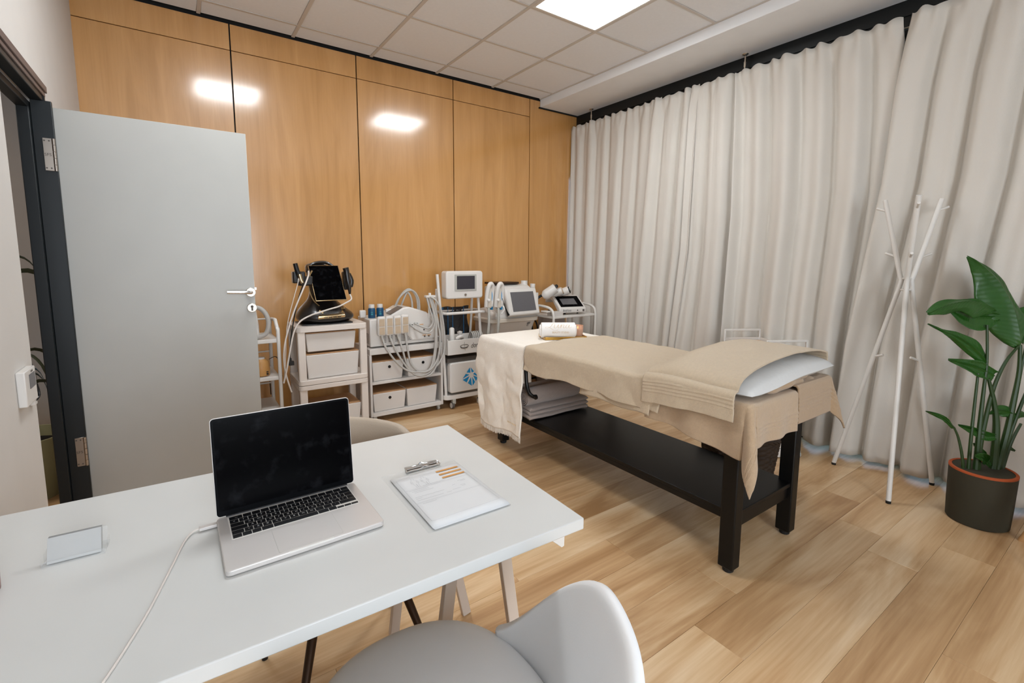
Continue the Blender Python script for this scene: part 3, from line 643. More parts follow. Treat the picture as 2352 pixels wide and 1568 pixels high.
# head: cream towel with fringe and embroidery
hlc = lambda y: .645+.015*sin(y*9)
tc_, fc = cloth('cream_towel', 'cream woven towel with a fringed hem draped over the far end', 'towel', 'towel_cream', 2.515, 3.09, hlc, lambda y: .24, flat(.792), amp=.004, seed=3,
    yoff=lambda s, v: (-.03*min(1, s*1.2)*(1-v)+(.05*sin(min(1, s/.5)*pi)-.05*min(1, s/.6)**2)*v), flare=lambda d: .045*d, nx=160, ny=60, thick=.004)
e = [fc(0, k/90) for k in range(91)]
fr = MB()
for p in e:
    for q in range(2):
        dy = random.uniform(-.004, .004); fr.tube([p+Vector((0, q*.0033, .004)), p+Vector((random.uniform(-.004,.004), dy+q*.0033, -.034+random.uniform(-.005,.005)))], .0013, 4)
fr.build('fringe', 'towel_cream', tc_, world=True, kind='stuff')
for k, (v0) in enumerate((.012,)):
    MB().tube([fc(u/60*.5, .012)+Vector((-.004, 0, .003)) for u in range(0, 61)], .0028, 6).build('edge_seam', 'towel_cream', tc_, world=True, smooth=True)
script(LUNA, lambda a, b_: Vector((fc(.06, .2).x-.016-.004*a, 2.655-.115*a-.02*b_, .262+.11*b_*.95-.005*a)), .0065, 'gold_thread', tc_, 'embroidery', thin=.45)
text('BEAUTY STUDIO', .0135, (fc(.04, .2).x-.015, 2.64, .247), (0,-1,-.02), (0,0,1), 'gold_thread', tc_, 'embroidery')
# tan sheets on the left flank
hlt = lambda y: .170+.012*sin(y*11+1)-.02*exp(-((y-1.78)/.09)**2)+.012*exp(-((y-1.5)/.1)**2)
cloth('bath_sheet', 'tan terry bath sheet spread over the middle of the table', 'towel', 'towel_tan', lambda u: 1.40, lambda u: 2.495+.04*sm(.15, .45, u)-.04*sm(.45, .8, u), hlt, lambda y: .17+.32*sm(2.3, 2.5, y), lambda x, y: .797+.012*exp(-((x-2.3)/.2)**2)*(1+.4*sin(y*7)), amp=.005, seed=8, nx=240, ny=150,
      x0=1.842, flare=lambda d: .06*d, ybands=[(1.405, 1.44, 2), (1.465, 1.485, 1)], rumple=.004)
cloth('bath_towel', 'folded tan towel whose hem peeks out below the bath sheet', 'towel', 'towel_tan', 1.455, 1.95, lambda y: .190+.006*sin(y*20), lambda y: .10, flat(.788), x0=1.846, amp=.002, seed=5, flare=lambda d: .05*d, ybands=[(1.47, 1.50, 2)], nx=120, ny=50)
# foot end: towel that also hangs over the end, corner flap
def foot(u, v):
    # s: past the left edge, t: past the foot edge
    W = .36; A = -.26+(W+.26)*u; y_len = .50; B = -.20+(y_len+.20)*v
    x0, yf, zt = 1.852, .962, .788; s = max(0, -A); t_ = max(0, -B); q = QR
    x = x0+QR+max(0, A); y = yf+QR+max(0, B)
    hs = .24-.045*sm(0, .45, max(0, B)) ; s *= hs/.24*.98; 
    d = (s**3+t_**3)**(1/3) if (s or t_) else 0
    if d <= 0: return Vector((x, y, zt+.002*fbm(x*8, y*8)))
    th = math.atan2(t_, s); out = QR*min(1, d/.03); fl = .02+.26*sin(2*th)**2
    if s > 0 and t_ > 0: d = d+.42*min(s, t_)
    drop = max(0, d-.02)
    ox = cos(th); oy = sin(th)
    w1 = .010*sin(y*26+1)*min(1, drop*6) if t_ == 0 else 0; w2 = .008*sin(x*34)*min(1, drop*6) if s == 0 else 0
    band = 0
    for b0, b1 in ((.11, .12), (.128, .138), (.146, .156)):
        if b0 < t_ < b1: band = .003
    return Vector((x-ox*(out+fl*drop+w1+band*ox)+.0, y-oy*(out+fl*drop+w2+band), zt-drop))
t = thing('foot_towel', 'tan towel hanging over the near table corner in a pointed flap', 'towel', (2.0, 1.2, .6))
MB().grid(110, 120, foot).build('cloth', 'towel_tan_shaded', t, world=True, smooth=True, solid=.007)
# dark tan towel at right foot corner
def dark(u, v):
    A = -.10+u*.52; B = -.20+v*.50      # A along x from 2.27 to right, B past foot
    xe, yf, zt = 2.60, .972, .795
    x = 2.262+(.52*u if .52*u < xe-2.262 else xe-2.262); s = max(0, .52*u-(xe-2.262)); t_ = max(0, -B); y = yf+QR+max(0, B)
    d = (s**3+t_**3)**(1/3); th = math.atan2(t_, s) if d > 0 else 0
    if d <= 0: return Vector((x, y, zt+.012*abs(fbm(x*12, y*12))+.01))
    if s > 0 and t_ > 0: d += .3*min(s, t_)
    out = QR*min(1, d/.03); drop = max(0, d-.02); fl = .05+.25*sin(2*th)**2
    band = .003 if any(a < t_ < a+.009 for a in (.075, .093, .111, .13)) else 0
    return Vector((x+cos(th)*(out+fl*drop+.010*sin(y*25)*min(1, drop*5)), y-sin(th)*(out+fl*drop+band), zt+.01-drop*.96))
t = thing('folded_towel', 'darker tan towel hanging over the right foot corner', 'towel', (2.45, 1.1, .6))
MB().grid(80, 90, dark).build('cloth', 'towel_tan_dark', t, world=True, smooth=True, solid=.008)
rb = MB()
for (x0_, x1_, y_, z_, r_, sd) in ((1.98, 2.38, 1.022, .818, .028, 1), (2.18, 2.44, 1.030, .838, .026, 2), (2.30, 2.56, 1.05, .835, .024, 3)):
    rb.grid(20, 24, lambda u, v: Vector((x0_+(x1_-x0_)*v, y_+(r_*1.5*cos(6.283*u))*(sin(pi*min(1, max(0, v*.96+.02)))**.35)+.006*sin(v*17+sd), z_+(r_*sin(6.283*u))*(sin(pi*min(1, max(0, v*.96+.02)))**.35)+.006*sin(v*11+sd))), True)
rb.build('bunched_fold', 'towel_tan_dark', t, world=True, smooth=True)
# pillow
def pillow(u, v):
    a = u*2-1; b_ = v*2-1; k = (max(0, 1-abs(a)**3.5)*max(0, 1-abs(b_)**3.5))**.45
    x = 2.285+.41*a*(1-.04*b_*b_); y = 1.20+.225*b_*(1-.05*a*a)
    base = .80+.034*sm(-.9, .2, a)
    return x, y, base, k, a
def ptop(u, v): x, y, bs_, k, a = pillow(u, v); return Vector((x, y, bs_+.015+(.066+.004*fbm(x*9, y*9))*k))
def pbot(u, v): x, y, bs_, k, a = pillow(u, v); return Vector((x, y, bs_+.015-(.028+.003*fbm(x*14, y*9, 4))*k))
t = thing('pillow', 'white pillow showing under the folded tan towel', 'pillow', (2.285, 1.22, .8))
MB().grid(50, 30, ptop).grid(50, 30, lambda u, v: pbot(1-u, v)).build('cushion', 'linen_white', t, world=True, smooth=True, weld=True)
def ztF(x, y):
    a = (x-2.285)/.42; k = max(0, 1-abs(a)**3.2)**.5
    prof = sm(1.62, 1.36, y) if y > 1.3 else 1
    return .812+.018*prof+.030*sm(-.9, .2, a)*prof+(.086*k)*prof
cloth('hand_towel', 'tan terry towel with ribbed band laid over the pillow', 'towel', 'towel_tan', lambda u: 1.022+.012*sin(u*6), lambda u: 1.50+.10*sm(.2, .6, u), lambda y: .135+.02*sm(1.1, 1.5, y), lambda y: .10, ztF, x0=1.832, x1=2.66, amp=.004, seed=14, nx=330, ny=120,
      flare=lambda d: .03*d, bands=[(.052, .116, 4)], thick=.008)
# things on top
gt = thing('gold_tray', 'shallow gold tray on the cream towel', 'tray', (2.285, 2.615, .797), rad(-24))
x0_, x1_, y0_, y1_ = -.165, .150, -.075, .115
tr = MB().box((x0_, y0_, 0), (x1_, y1_, .004)).box((x0_, y0_, 0), (x1_, y0_+.004, .020)).box((x0_, y1_-.004, 0), (x1_, y1_, .020)).box((x0_, y0_, 0), (x0_+.004, y1_, .020)).box((x1_-.004, y0_, 0), (x1_, y1_, .020))
tr.build('tray', 'brass', gt, bev=.001, seg=1)
rt_ = thing('rolled_towel', 'rolled white towel with gold lettering on the gold tray', 'towel', (2.226, 2.618, .802), rad(-33))
def roll(u, v):
    a = 6.283*u; k = v*2-1; r_ = .059*(1-.10*abs(k)**6); end = min(1, (1-abs(k))*9+.55)
    return Vector((-.130+.26*v, .062*cos(a)*end*.98, .058+.056*sin(a)*end))
MB().grid(40, 30, roll, True).build('roll', 'towel_white', rt_, smooth=True)
for xx, sg in ((-.130, -1), (.129, 1)):
    q = MB(); pts = [(xx, (.006+.0075*k/6.283*.95)*cos(k), .058+(.006+.0075*k/6.283*.95)*sin(k)) for k in [i*.35 for i in range(90)]]
    q.tube(pts, .0042, 6).build('spiral_end', 'towel_white', rt_, smooth=True)
MB().grid(30, 10, lambda u, v: Vector((-.12+.24*v, .062*cos(6.283*u*.99)*.8, .058+.05*sin(6.283*u*.99))), True).build('core', 'towel_white', rt_, smooth=True)
mr = MW[rt_.name]
def onroll(a, b_): an = rad(196+62-b_*62); an = rad(250-b_*75); return mr @ Vector((-.105+a*.19, .0655*cos(an), .058+.0600*sin(an)))
def onroll(a, b_): an = pi+rad(2)-b_*rad(66); return mr @ Vector((-.092+a*.175, .0660*cos(an)*1.0, .058+.0605*sin(an)))
script(LUNA, onroll, .016, 'gold_print', rt_, 'embroidery', thin=.4, k=8)
def ontext():
    cu = bpy.data.curves.new('t', 'FONT'); cu.body = 'BEAUTY STUDIO'; cu.size = .0175; cu.resolution_u = 2; q = bpy.data.objects.new('t', cu); me = bpy.data.meshes.new_from_object(q)
    mb = MB(); mb.add([onroll(.25+v.co.x/.19, -.16+v.co.y/.066) for v in me.vertices], [tuple(p.vertices) for p in me.polygons]); bpy.data.objects.remove(q); mb.build('embroidery', 'gold_print', rt_, world=True)
ontext()
cd = thing('candle', 'scented candle in a clear tumbler behind the rolled towel', 'candle', (2.410, 2.605, .802))
MB().lathe([(.034, 0), (.038, .004), (.041, .082), (.039, .082), (.036, .008), (0, .008)], (2.410, 2.605, .802), 28).build('glass', 'candle_glass', cd, world=True, smooth=True)
MB().lathe([(.0355, .009), (.0375, .055), (0, .055)], (2.410, 2.605, .802), 24).build('wax', 'wax', cd, world=True, smooth=True)
MB().lathe([(0, .056), (.004, .062), (.0025, .070), (0, .078)], (2.410, 2.605, .802), 10).build('flame', 'flame', cd, world=True, smooth=True)
# on the shelf
def rolled(name, label, x0_, x1_, y, z, r_, m):
    t = thing(name, label, 'towel', ((x0_+x1_)/2, y, z-r_))
    MB().grid(32, 16, lambda u, v: Vector((x0_+(x1_-x0_)*v, y+r_*cos(6.283*u)*(1 if .02 < v < .98 else .93), z+r_*sin(6.283*u)*(1 if .02 < v < .98 else .93))), True).build('roll', m, t, world=True, smooth=True)
    q = MB()
    for xx in (x0_+.003, x1_-.003):
        q.tube([(xx, y+(.004+(r_-.008)*k/80)*cos(k*.35), z+(.004+(r_-.008)*k/80)*sin(k*.35)) for k in range(81)], .0052, 6)
    q.build('spiral_end', m, t, world=True, smooth=True)
MB_ = MB
t = thing('folded_blanket', 'folded greyish blanket lying on the shelf of the massage table', 'blanket', (2.14, 2.62, .284))
for k in range(3):
    MB().grid(30, 20, lambda u, v: Vector((1.86+.53*v+.01*k, 2.46+.34*((1-cos(pi*u*.999))/2)+.012*k, .301+.024*k+.013*sin(6.283*u)*0+.012*sin(pi*u)+.004*fbm(v*4, u*3, k)))).build('layer', 'towel_grey', t, world=True, smooth=True, solid=.020)
rolled('rolled_blanket', 'thick greyish towel roll on the blanket under the massage table', 1.878, 2.36, 2.57, .425, .062, 'towel_grey')
rolled('rolled_blanket', 'second greyish towel roll behind the first, under the massage table', 1.90, 2.34, 2.69, .422, .058, 'towel_grey')
#@@PART4
# ------------------------------------------------------------------ basket, utility trolley, coat stand
t = thing('wicker_basket', 'dark wicker basket with handles on the floor behind the massage table', 'basket', (2.70, 1.47, 0), rad(-27))
def bask(u, v):
    a = 6.283*u; c, s_ = cos(a), sin(a); k = .8+.2*v
    sx_ = abs(c)**.5*(1 if c > 0 else -1); sy_ = abs(s_)**.5*(1 if s_ > 0 else -1); wv = .004*sin(u*130+(int(v*22) % 2)*pi)
    return Vector(((.20*k+wv)*sx_, (.155*k+wv)*sy_, .335*v))
MB().grid(130, 45, bask, True).build('body', 'wicker', t, smooth=True, solid=.010)
rg = [Vector((.205*abs(cos(a))**.5*(1 if cos(a) > 0 else -1), .16*abs(sin(a))**.5*(1 if sin(a) > 0 else -1), .335)) for a in [6.283*i/48 for i in range(49)]]
rb = MB()
for k in range(3): rb.tube([p+Vector((.012*cos(i*1.6+k*2.1)*(1 if abs(p.x) > .15 else .4), .012*cos(i*1.6+k*2.1)*(1 if abs(p.y) > .12 else .4), .010*sin(i*1.6+k*2.1))) for i, p in enumerate(rg)], .0085, 7)
rb.build('braided_rim', 'wicker', t, smooth=True)
MB().prism(rrect(-.155, -.12, .155, .12, .02), 0, .012, 'z').build('bottom', 'wicker', t)
for sx_ in (-1, 1): MB().tube([(.19*sx_, -.06, .33), (.225*sx_, -.05, .365), (.23*sx_, 0, .375), (.225*sx_, .05, .365), (.19*sx_, .06, .33)], .011, 8, 4).build('handle', 'wicker', t, smooth=True)

t = thing('utility_trolley', 'white metal utility trolley with tray rails behind the massage table', 'trolley', (3.47, 1.757, 0), rad(-29))
HW, HL = .145, .262
for z, hgt in ((.07, .12), (.40, .09), (.735, .035)):
    q = MB().box((-HW, -HL, z), (HW, HL, z+.003))
    for a, b_ in (((-HW, -HL, z), (HW, -HL+.003, z+hgt)), ((-HW, HL-.003, z), (HW, HL, z+hgt)), ((-HW, -HL, z), (-HW+.003, HL, z+hgt)), ((HW-.003, -HL, z), (HW, HL, z+hgt))): q.box(a, b_)
    q.build('tray', 'metal_white', t, bev=.002, seg=1)
MB().box((-HW+.01, -HL+.01, .739), (HW-.01, HL-.01, .750)).build('wood_insert', 'beech', t, bev=.001, seg=1)
for sy_ in (-1, 1):
    y = sy_*HL; q = MB()
    for x in (-HW, HW): q.box((x-.007, y-.007, .045), (x+.007, y+.007, .835))
    q.box((-HW, y-.007, .822), (HW, y+.007, .836)); q.build('end_frame', 'metal_white', t, bev=.002, seg=1)
for x in (-HW, HW):
    for y in (-HL, HL): MB().lathe([(0, -.009), (.02, -.009), (.021, 0), (.02, .009), (0, .009)], (x, y, .0215), 16, 'x').box((x-.012, y-.008, .028), (x+.012, y+.008, .050)).build('caster', 'grey_trim', t)
MB().box((-HW-.006, -HL-.004, .004), (HW+.006, HL+.004, .066)).build('base_box', 'metal_white', t, bev=.006)

cs = thing('coat_stand', 'white tubular coat stand with three bent legs and pegs', 'coat stand', (3.49, .97, 0))
C0 = Vector((3.521, .958, 1.252))
rods = [((3.545,1.261,0), (3.633,1.14,1.75)), ((3.222,.858,0), (3.33,.892,1.737)), ((3.717,.784,0), (3.62,.858,1.737))]
rods = [((3.545,1.261,.004), (3.562,1.115,1.745)), ((3.222,.858,.004), (3.358,.898,1.738)), ((3.717,.784,.004), (3.645,.867,1.737))]
for f_, tp in rods:
    f_ = Vector(f_); tp = Vector(tp); d = Vector((f_.x-C0.x, f_.y-C0.y, 0)).normalized(); J = C0+d*.026
    g_ = MB().tube([f_+Vector((0,0,.01)), J+(f_-J)*.04, J+Vector((0,0,.012)), J+(tp-J)*.08, tp],   .0130, 16).build('leg', 'metal_white', cs, world=True, smooth=True)
    MB().cyl(f_-Vector((0,0,.004)), f_+Vector((0,0,.012)), .0128, .0134, 16).build('foot_cap', 'rubber', g_, world=True)
    dt = Vector((tp.x-C0.x, tp.y-C0.y, 0)).normalized()
    for fr_ in (.30, .86):
        p = J+(tp-J)*fr_; MB().cyl(p, p+dt*.062+Vector((0,0,.022)), .0072, n=12).build('peg', 'metal_white', g_, world=True, smooth=True)
    p = f_+(J-f_)*.62; MB().cyl(p, p-d*-.0+dt*.055*(-1)+Vector((0,0,.020)), .0072, n=12).build('peg', 'metal_white', g_, world=True, smooth=True)
for zz in (1.272, 1.205):
    q = MB()
    for k in range(3):
        a = Vector((rods[k][0][0]-C0.x, rods[k][0][1]-C0.y, 0)).normalized(); b_ = Vector((rods[(k+1) % 3][0][0]-C0.x, rods[(k+1) % 3][0][1]-C0.y, 0)).normalized()
        q.cyl(Vector((C0.x, C0.y, zz))+a*.026, Vector((C0.x, C0.y, zz))+b_*.026, .0065, n=8)
    q.build('joining_plate', 'metal_white', cs, world=True)

# ------------------------------------------------------------------ potted plant
pt = thing('plant_pot', 'dark olive plant pot with terracotta rim near the right edge', 'pot', (3.395, .52, 0))
PC = (3.395, .52, 0)
MB().lathe([(.118, 0), (.127, .006), (.131, .10), (.135, .285), (.131, .288)], PC, 48).build('body', 'olive_pot', pt, world=True, smooth=True)
MB().lathe([(.1355, .280), (.1355, .2885), (.133, .291), (.122, .2905), (.120, .284), (.119, .22)], PC, 48).build('rim', 'terracotta', pt, world=True, smooth=True)
MB().grid(30, 8, lambda u, v: Vector((PC[0]+.119*v*cos(6.283*u), PC[1]+.119*v*sin(6.283*u), .262+.012*fbm(u*7, v*5))), True).build('soil', 'soil', pt, world=True, smooth=True)
pn = thing('large_leaf_plant', 'green bird-of-paradise style plant with broad leaves in the olive pot', 'plant', (3.395, .52, .265))
CAMF = Vector((.573, .800, -.167)).normalized()   # a general direction across the leaves' faces
def leaf(mid, wl, wr, depth=None, curl=.02, par=None, tilt=0.0, n=26):
    P = [Vector(p) for p in mid]
    if depth: P = [p+CAMF*d for p, d in zip(P, depth)]
    C = catmull(P, 6); nC = len(C); W = lambda arr, t: catmull([Vector((a,)) if False else Vector((a, 0)) for a in arr], 6)[min(int(t*(len(arr)-1)*6+.5), (len(arr)-1)*6)].x
    vs = []; uvs = []; m_ = 9
    for i, p in enumerate(C):
        t_ = i/(nC-1); d = (C[min(i+1, nC-1)]-C[max(i-1, 0)]).normalized(); side = d.cross(CAMF).normalized()
        side = (side+CAMF*tilt).normalized(); nn = side.cross(d).normalized()
        a, b_ = max(.001, W(wl, t_)), max(.001, W(wr, t_))
        for k in range(-m_, m_+1):
            q = k/m_; ww = -b_*(-q) if q < 0 else a*q
            ww = q*(a if q > 0 else b_)
            lift = curl*(q*q)*min(1, max(a, b_)/.04)-.010*exp(-(q/.12)**2)*min(1, max(a, b_)/.03)+.014*fbm(t_*3+mid[0][2]*9, q*1.5)*abs(q)
            vs.append(p+side*ww+nn*lift); uvs.append((t_+abs(q)*.10, q))
    w_ = 2*m_+1; fs = [(i*w_+k, i*w_+k+1, (i+1)*w_+k+1, (i+1)*w_+k) for i in range(nC-1) for k in range(w_-1)]
    o = MB(); o.add(vs, fs); o = o.build('leaf', 'leaf', pn, world=True, smooth=True, solid=.0014, uvs=uvs)
    MB().tube([c+CAMF*-.0015 for c in C[::2]], lambda t_: .0028*(.35+.9*t_), 6).build('midrib', 'stem', o, world=True, smooth=True)
    return o
def stem(pts, r0=.009, r1=.006):
    MB().tube(pts, lambda t_: r1+(r0-r1)*t_, 8, 5).build('stem', 'stem', pn, world=True, smooth=True)
# big upright leaf
leaf([(3.383,.687,1.399),(3.455,.625,1.345),(3.520,.570,1.262),(3.566,.518,1.14),(3.585,.490,1.03),(3.592,.472,.925)], [.004,.030,.050,.058,.105,.012], [.006,.052,.125,.125,.110,.020], [-.02,.0,.0,.0,.0,0], curl=.03)
# leaf folding to the left
leaf([(3.170,.795,1.100),(3.235,.752,1.140),(3.330,.692,1.163),(3.420,.622,1.158),(3.500,.565,1.118)], [.008,.028,.010,.020,.012], [.012,.050,.052,.085,.020], [-.05,-.06,-.05,-.02,.0], curl=.02)
leaf([(3.300,.705,1.135),(3.370,.652,1.105),(3.435,.600,1.085),(3.520,.545,1.090)], [.006,.040,.045,.01], [.008,.062,.072,.02], [.02,.02,.02,.02], curl=-.02)
leaf([(3.188,.774,1.046),(3.250,.722,1.008),(3.320,.668,.980),(3.395,.608,.915),(3.445,.560,.835)], [.003,.012,.026,.050,.020], [.002,.010,.020,.034,.015], [-.02,-.02,0,0,0], curl=.015)
leaf([(3.279,.683,.862),(3.340,.636,.842),(3.400,.590,.820),(3.466,.535,.778)], [.004,.022,.034,.024], [.004,.026,.050,.030], None, curl=-.012)
leaf([(3.146,.739,.594),(3.200,.696,.572),(3.250,.657,.543),(3.285,.628,.502)], [.002,.010,.012,.006], [.002,.012,.014,.008], [-.03,-.02,0,0], curl=.01)
leaf([(3.299,.619,.519),(3.350,.580,.497),(3.405,.535,.470),(3.455,.497,.462)], [.004,.014,.018,.010], [.004,.020,.030,.018], None, curl=-.01)
leaf([(3.437,.529,.577),(3.480,.500,.598),(3.520,.470,.590),(3.545,.450,.560)], [.004,.020,.026,.010], [.004,.030,.034,.014], None, curl=.02)
leaf([(3.640,.410,.555),(3.600,.425,.572),(3.560,.445,.565),(3.53,.46,.55)], [.004,.016,.018,.008], [.004,.018,.016,.008], None, curl=.02)
leaf([(3.316,.586,.371),(3.345,.565,.366),(3.375,.540,.352),(3.405,.515,.320)], [.006,.018,.022,.012], [.006,.020,.026,.014], [-.06,-.05,-.03,0], curl=-.012)
leaf([(3.372,.563,.420),(3.392,.540,.385),(3.410,.520,.345),(3.430,.500,.300)], [.004,.016,.018,.010], [.004,.016,.018,.010], None, curl=.01)
leaf([(3.62,.42,.36),(3.57,.44,.385),(3.52,.46,.370),(3.47,.48,.31)], [.004,.016,.018,.010], [.004,.016,.020,.010], [.03,.03,.02,0], curl=.01)
leaf([(3.655,.345,1.02),(3.645,.39,1.10),(3.63,.42,1.06),(3.61,.455,.95)], [.004,.05,.07,.02], [.004,.05,.06,.02], [.08,.08,.06,.02], curl=.02)
stem([(3.398,.583,.790),(3.375,.578,.62),(3.350,.572,.46),(3.335,.565,.262)]); stem([(3.432,.560,.800),(3.405,.555,.62),(3.375,.548,.45),(3.358,.540,.262)], .014, .007)
stem([(3.448,.580,1.045),(3.444,.566,.90),(3.432,.558,.79)], .007, .006); stem([(3.588,.474,.935),(3.520,.505,.85),(3.468,.528,.72),(3.430,.538,.56),(3.385,.540,.40),(3.368,.535,.262)], .014, .006)
stem([(3.592,.470,.940),(3.585,.460,.80),(3.550,.462,.64),(3.510,.466,.48),(3.455,.480,.262)], .017, .008); stem([(3.435,.548,.765),(3.458,.520,.64),(3.466,.500,.50),(3.450,.490,.262)], .020, .007)
stem([(3.640,.425,.72),(3.575,.440,.60),(3.510,.460,.42),(3.46,.475,.262)], .010, .007); stem([(3.283,.630,.505),(3.301,.612,.45),(3.312,.592,.36),(3.322,.580,.262)], .008, .005)
stem([(3.60,.43,.52),(3.54,.45,.42),(3.49,.465,.262)], .010, .006); stem([(3.470,.492,.455),(3.45,.49,.35),(3.43,.495,.262)], .006, .005); stem([(3.535,.455,.555),(3.52,.462,.50),(3.47,.475,.262)], .006, .005); stem([(3.615,.452,.955),(3.60,.455,.80),(3.54,.46,.5),(3.47,.47,.262)], .008, .005)
#@@PART5
# ------------------------------------------------------------------ equipment along the wood wall
YC = 3.60   # front of the plastic shelf unit
def caster(par, x, y, r_=.022, m='grey_trim', world=True):
    c = MB().lathe([(0, -.010), (r_*.9, -.010), (r_, -.006), (r_, .006), (r_*.9, .010), (0, .010)], (x, y, r_), 18, 'x').build('caster', m, par, world=world, smooth=True)
    MB().box((x-.013, y-.012, r_*1.2), (x+.013, y+.016, r_*2+.012)).build('fork', 'grey_trim', c, world=True, bev=.002, seg=1)
# tube trolley behind the door
t = thing('tube_trolley', 'white tube-frame trolley half hidden behind the open door', 'trolley', (.33, 3.87, 0))
for x in (.10, .545):
    q = MB(); q.tube([(x, 3.70, .04), (x, 3.70, .80), (x, 3.715, .86), (x-.0, 3.77, .905), (x, 3.80, .925)], .0125, 12, 4).tube([(x, 4.08, .04), (x, 4.08, .80), (x, 4.07, .86), (x, 4.0, .91), (x, 3.80, .925)], .0125, 12, 4)
    q.build('side_frame', 'metal_white', t, world=True, smooth=True)
    for y in (3.70, 4.08): caster(t, x, y)
for z in (.285, .530, .800): MB().box((.10, 3.70, z-.028), (.545, 4.08, z)).build('shelf', 'metal_white', t, world=True, bev=.004)
for z in (.905, .650, .40): MB().cyl((.10, 4.08, z), (.545, 4.08, z), .006, n=10).build('rail', 'metal_white', t, world=True, smooth=True)
t = thing('suction_device', 'white device with a thick looped hose on the trolley behind the door', 'device', (.30, 3.9, .80))
MB().prism([(3.78, .80), (4.05, .80), (4.05, 1.02), (3.95, 1.05), (3.80, .90)], .15, .44, 'x').build('body', 'machine_white', t, world=True, bev=.012)
MB().tube([(.36, 3.76, 1.0), (.43, 3.74, 1.025), (.475, 3.73, .985), (.492, 3.725, .92), (.478, 3.725, .85), (.44, 3.73, .822), (.38, 3.74, .815)], .0155, 12, 6).build('hose', 'hose', t, world=True, smooth=True)
t = thing('aroma_diffuser', 'light wood aroma diffuser on the middle tray of the tube trolley', 'diffuser', (.445, 3.78, .53))
MB().lathe([(.045, 0), (.055, .006), (.058, .05), (.050, .105), (.032, .125), (.030, .12), (0, .12)], (.435, 3.78, .53), 28).build('body', 'ash_wood', t, world=True, smooth=True)
MB().lathe([(.030, .121), (.026, .135), (0, .137)], (.435, 3.78, .53), 20).build('cap', 'machine_white', t, world=True, smooth=True)
MB().box((.462, 3.719, .545), (.474, 3.728, .557)).box((.462, 3.721, .563), (.474, 3.729, .570)).build('button', 'black_plastic', t, world=True)
t = thing('diffuser_cord', 'black cord running from the wooden diffuser down the tube trolley', 'cord', (.5, 3.9, .3))
MB().tube([(.49, 3.80, .64), (.535, 3.80, .655), (.552, 3.76, .62), (.556, 3.745, .55), (.562, 3.73, .52)], .003, 6, 5).tube([(.50, 4.09, .52), (.525, 4.09, .42), (.53, 4.1, .30)], .0035, 6, 4).build('cord', 'black_plastic', t, world=True, smooth=True)

# plastic shelf unit with boxes
t = thing('plastic_shelf_unit', 'white plastic shelf unit carrying the black machine', 'shelf unit', (.90, 3.79, 0))
X0, X1, Y0, Y1 = .650, 1.150, YC, 3.985
def slab(z0, z1, name='shelf'): MB().prism(rrect(X0, Y0, X1, Y1, .03, 5), z0, z1, 'z').build(name, 'plastic_white', t, world=True, bev=.003)
slab(.842, .882, 'top'); slab(.455, .490); slab(.418, .452); slab(.045, .088)
for x in (X0+.030, X1-.030):
    for y in (Y0+.030, Y1-.030):
        for a, b_ in ((.088, .418), (.49, .842)): MB().prism(rrect(x-.026, y-.022, x+.026, y+.022, .008, 3), a, b_, 'z').build('post', 'plastic_white', t, world=True)
        caster(t, x, y, .018, 'grey_dark')
def sbox(label, x0, x1, y0, y1, z0, z1, hole=False, lid=True, off=0, group='white storage boxes with cork lids', ins=.012):
    b_ = thing('storage_box', label, 'box', ((x0+x1)/2, (y0+y1)/2, z0), 0, group)
    MB().frus((x0, y0, z0), (x1, y1, z1-.006), ins).build('body', 'box_white', b_, world=True, bev=.006)
    if lid: MB().box((x0+.002, y0+.002, z1-.006), (x1-.002, y1-.002, z1)).build('lid', 'box_lid', b_, world=True, bev=.002, seg=1)
    if hole: MB().cyl(((x0+x1)/2+off, y0+.0060, z0+(z1-z0)*.68), ((x0+x1)/2+off, y0-.0005, z0+(z1-z0)*.68), .0125, n=16).build('finger_hole', 'black_plastic', b_, world=True)
    return b_
sbox('upper of two stacked plain white boxes on the plastic shelf unit', .712, 1.070, 3.63, 3.93, .690, .832)
sbox('lower of two stacked plain white boxes on the plastic shelf unit', .709, 1.089, 3.625, 3.93, .492, .676)
sbox('white box with brown lid on the bottom level of the plastic shelf unit', .72, 1.092, 3.625, 3.93, .09, .268)
# black machine
t = thing('facial_machine', 'black facial machine with tilted square screen and two handpieces', 'machine', (.885, 3.8, .882))
def base(u, v):
    a = 6.283*u; c, s_ = cos(a), sin(a); R = [(0, .006), (.80, .006), (.97, .03), (1.0, .05), (.97, .075), (.82, .11), (.62, .15), (.45, .19), (.36, .24), (.34, .32), (.40, .38), (.42, .44), (.30, .46), (0, .465)]
    k, z = R[min(int(v*13+.001), 13)]; e_ = .75
    sx_ = abs(c)**e_*(1 if c > 0 else -1); sy_ = abs(s_)**e_*(1 if s_ > 0 else -1)
    yy = 3.80+.165*k*sy_+(.05 if z > .2 else 0)*(z-.2)/.25*2+.03*sm(.1, .3, z)
    return Vector((.872+.205*k*sx_+(.02 if z < .1 else 0), yy, .882+z*.98))
MB().grid(44, 14, base, True).build('body', 'machine_black', t, world=True, smooth=True, sub=1)
MB().box((.70, 3.66, .883), (1.06, 3.92, .892)).build('foot_plate', 'black_plastic', t, world=True, bev=.003)
P = [(.806, 3.640, .958), (.986, 3.640, .972), (.99, 3.665, 1.004), (.825, 3.665, 1.000)]
q = MB().add([Vector(p) for p in ((.800,3.628,.945),(1.00,3.628,.950),(.995,3.70,1.000),(.83,3.70,.995),(.800,3.636,.925),(1.00,3.636,.930),(.995,3.72,.93),(.83,3.72,.93))], [(0,1,2,3),(0,4,5,1),(1,5,6,2),(3,7,4,0),(4,7,6,5),(2,6,7,3)])
q.build('cartridge_dock', 'gold_trim', t, world=True, bev=.008, seg=3)
q = MB()
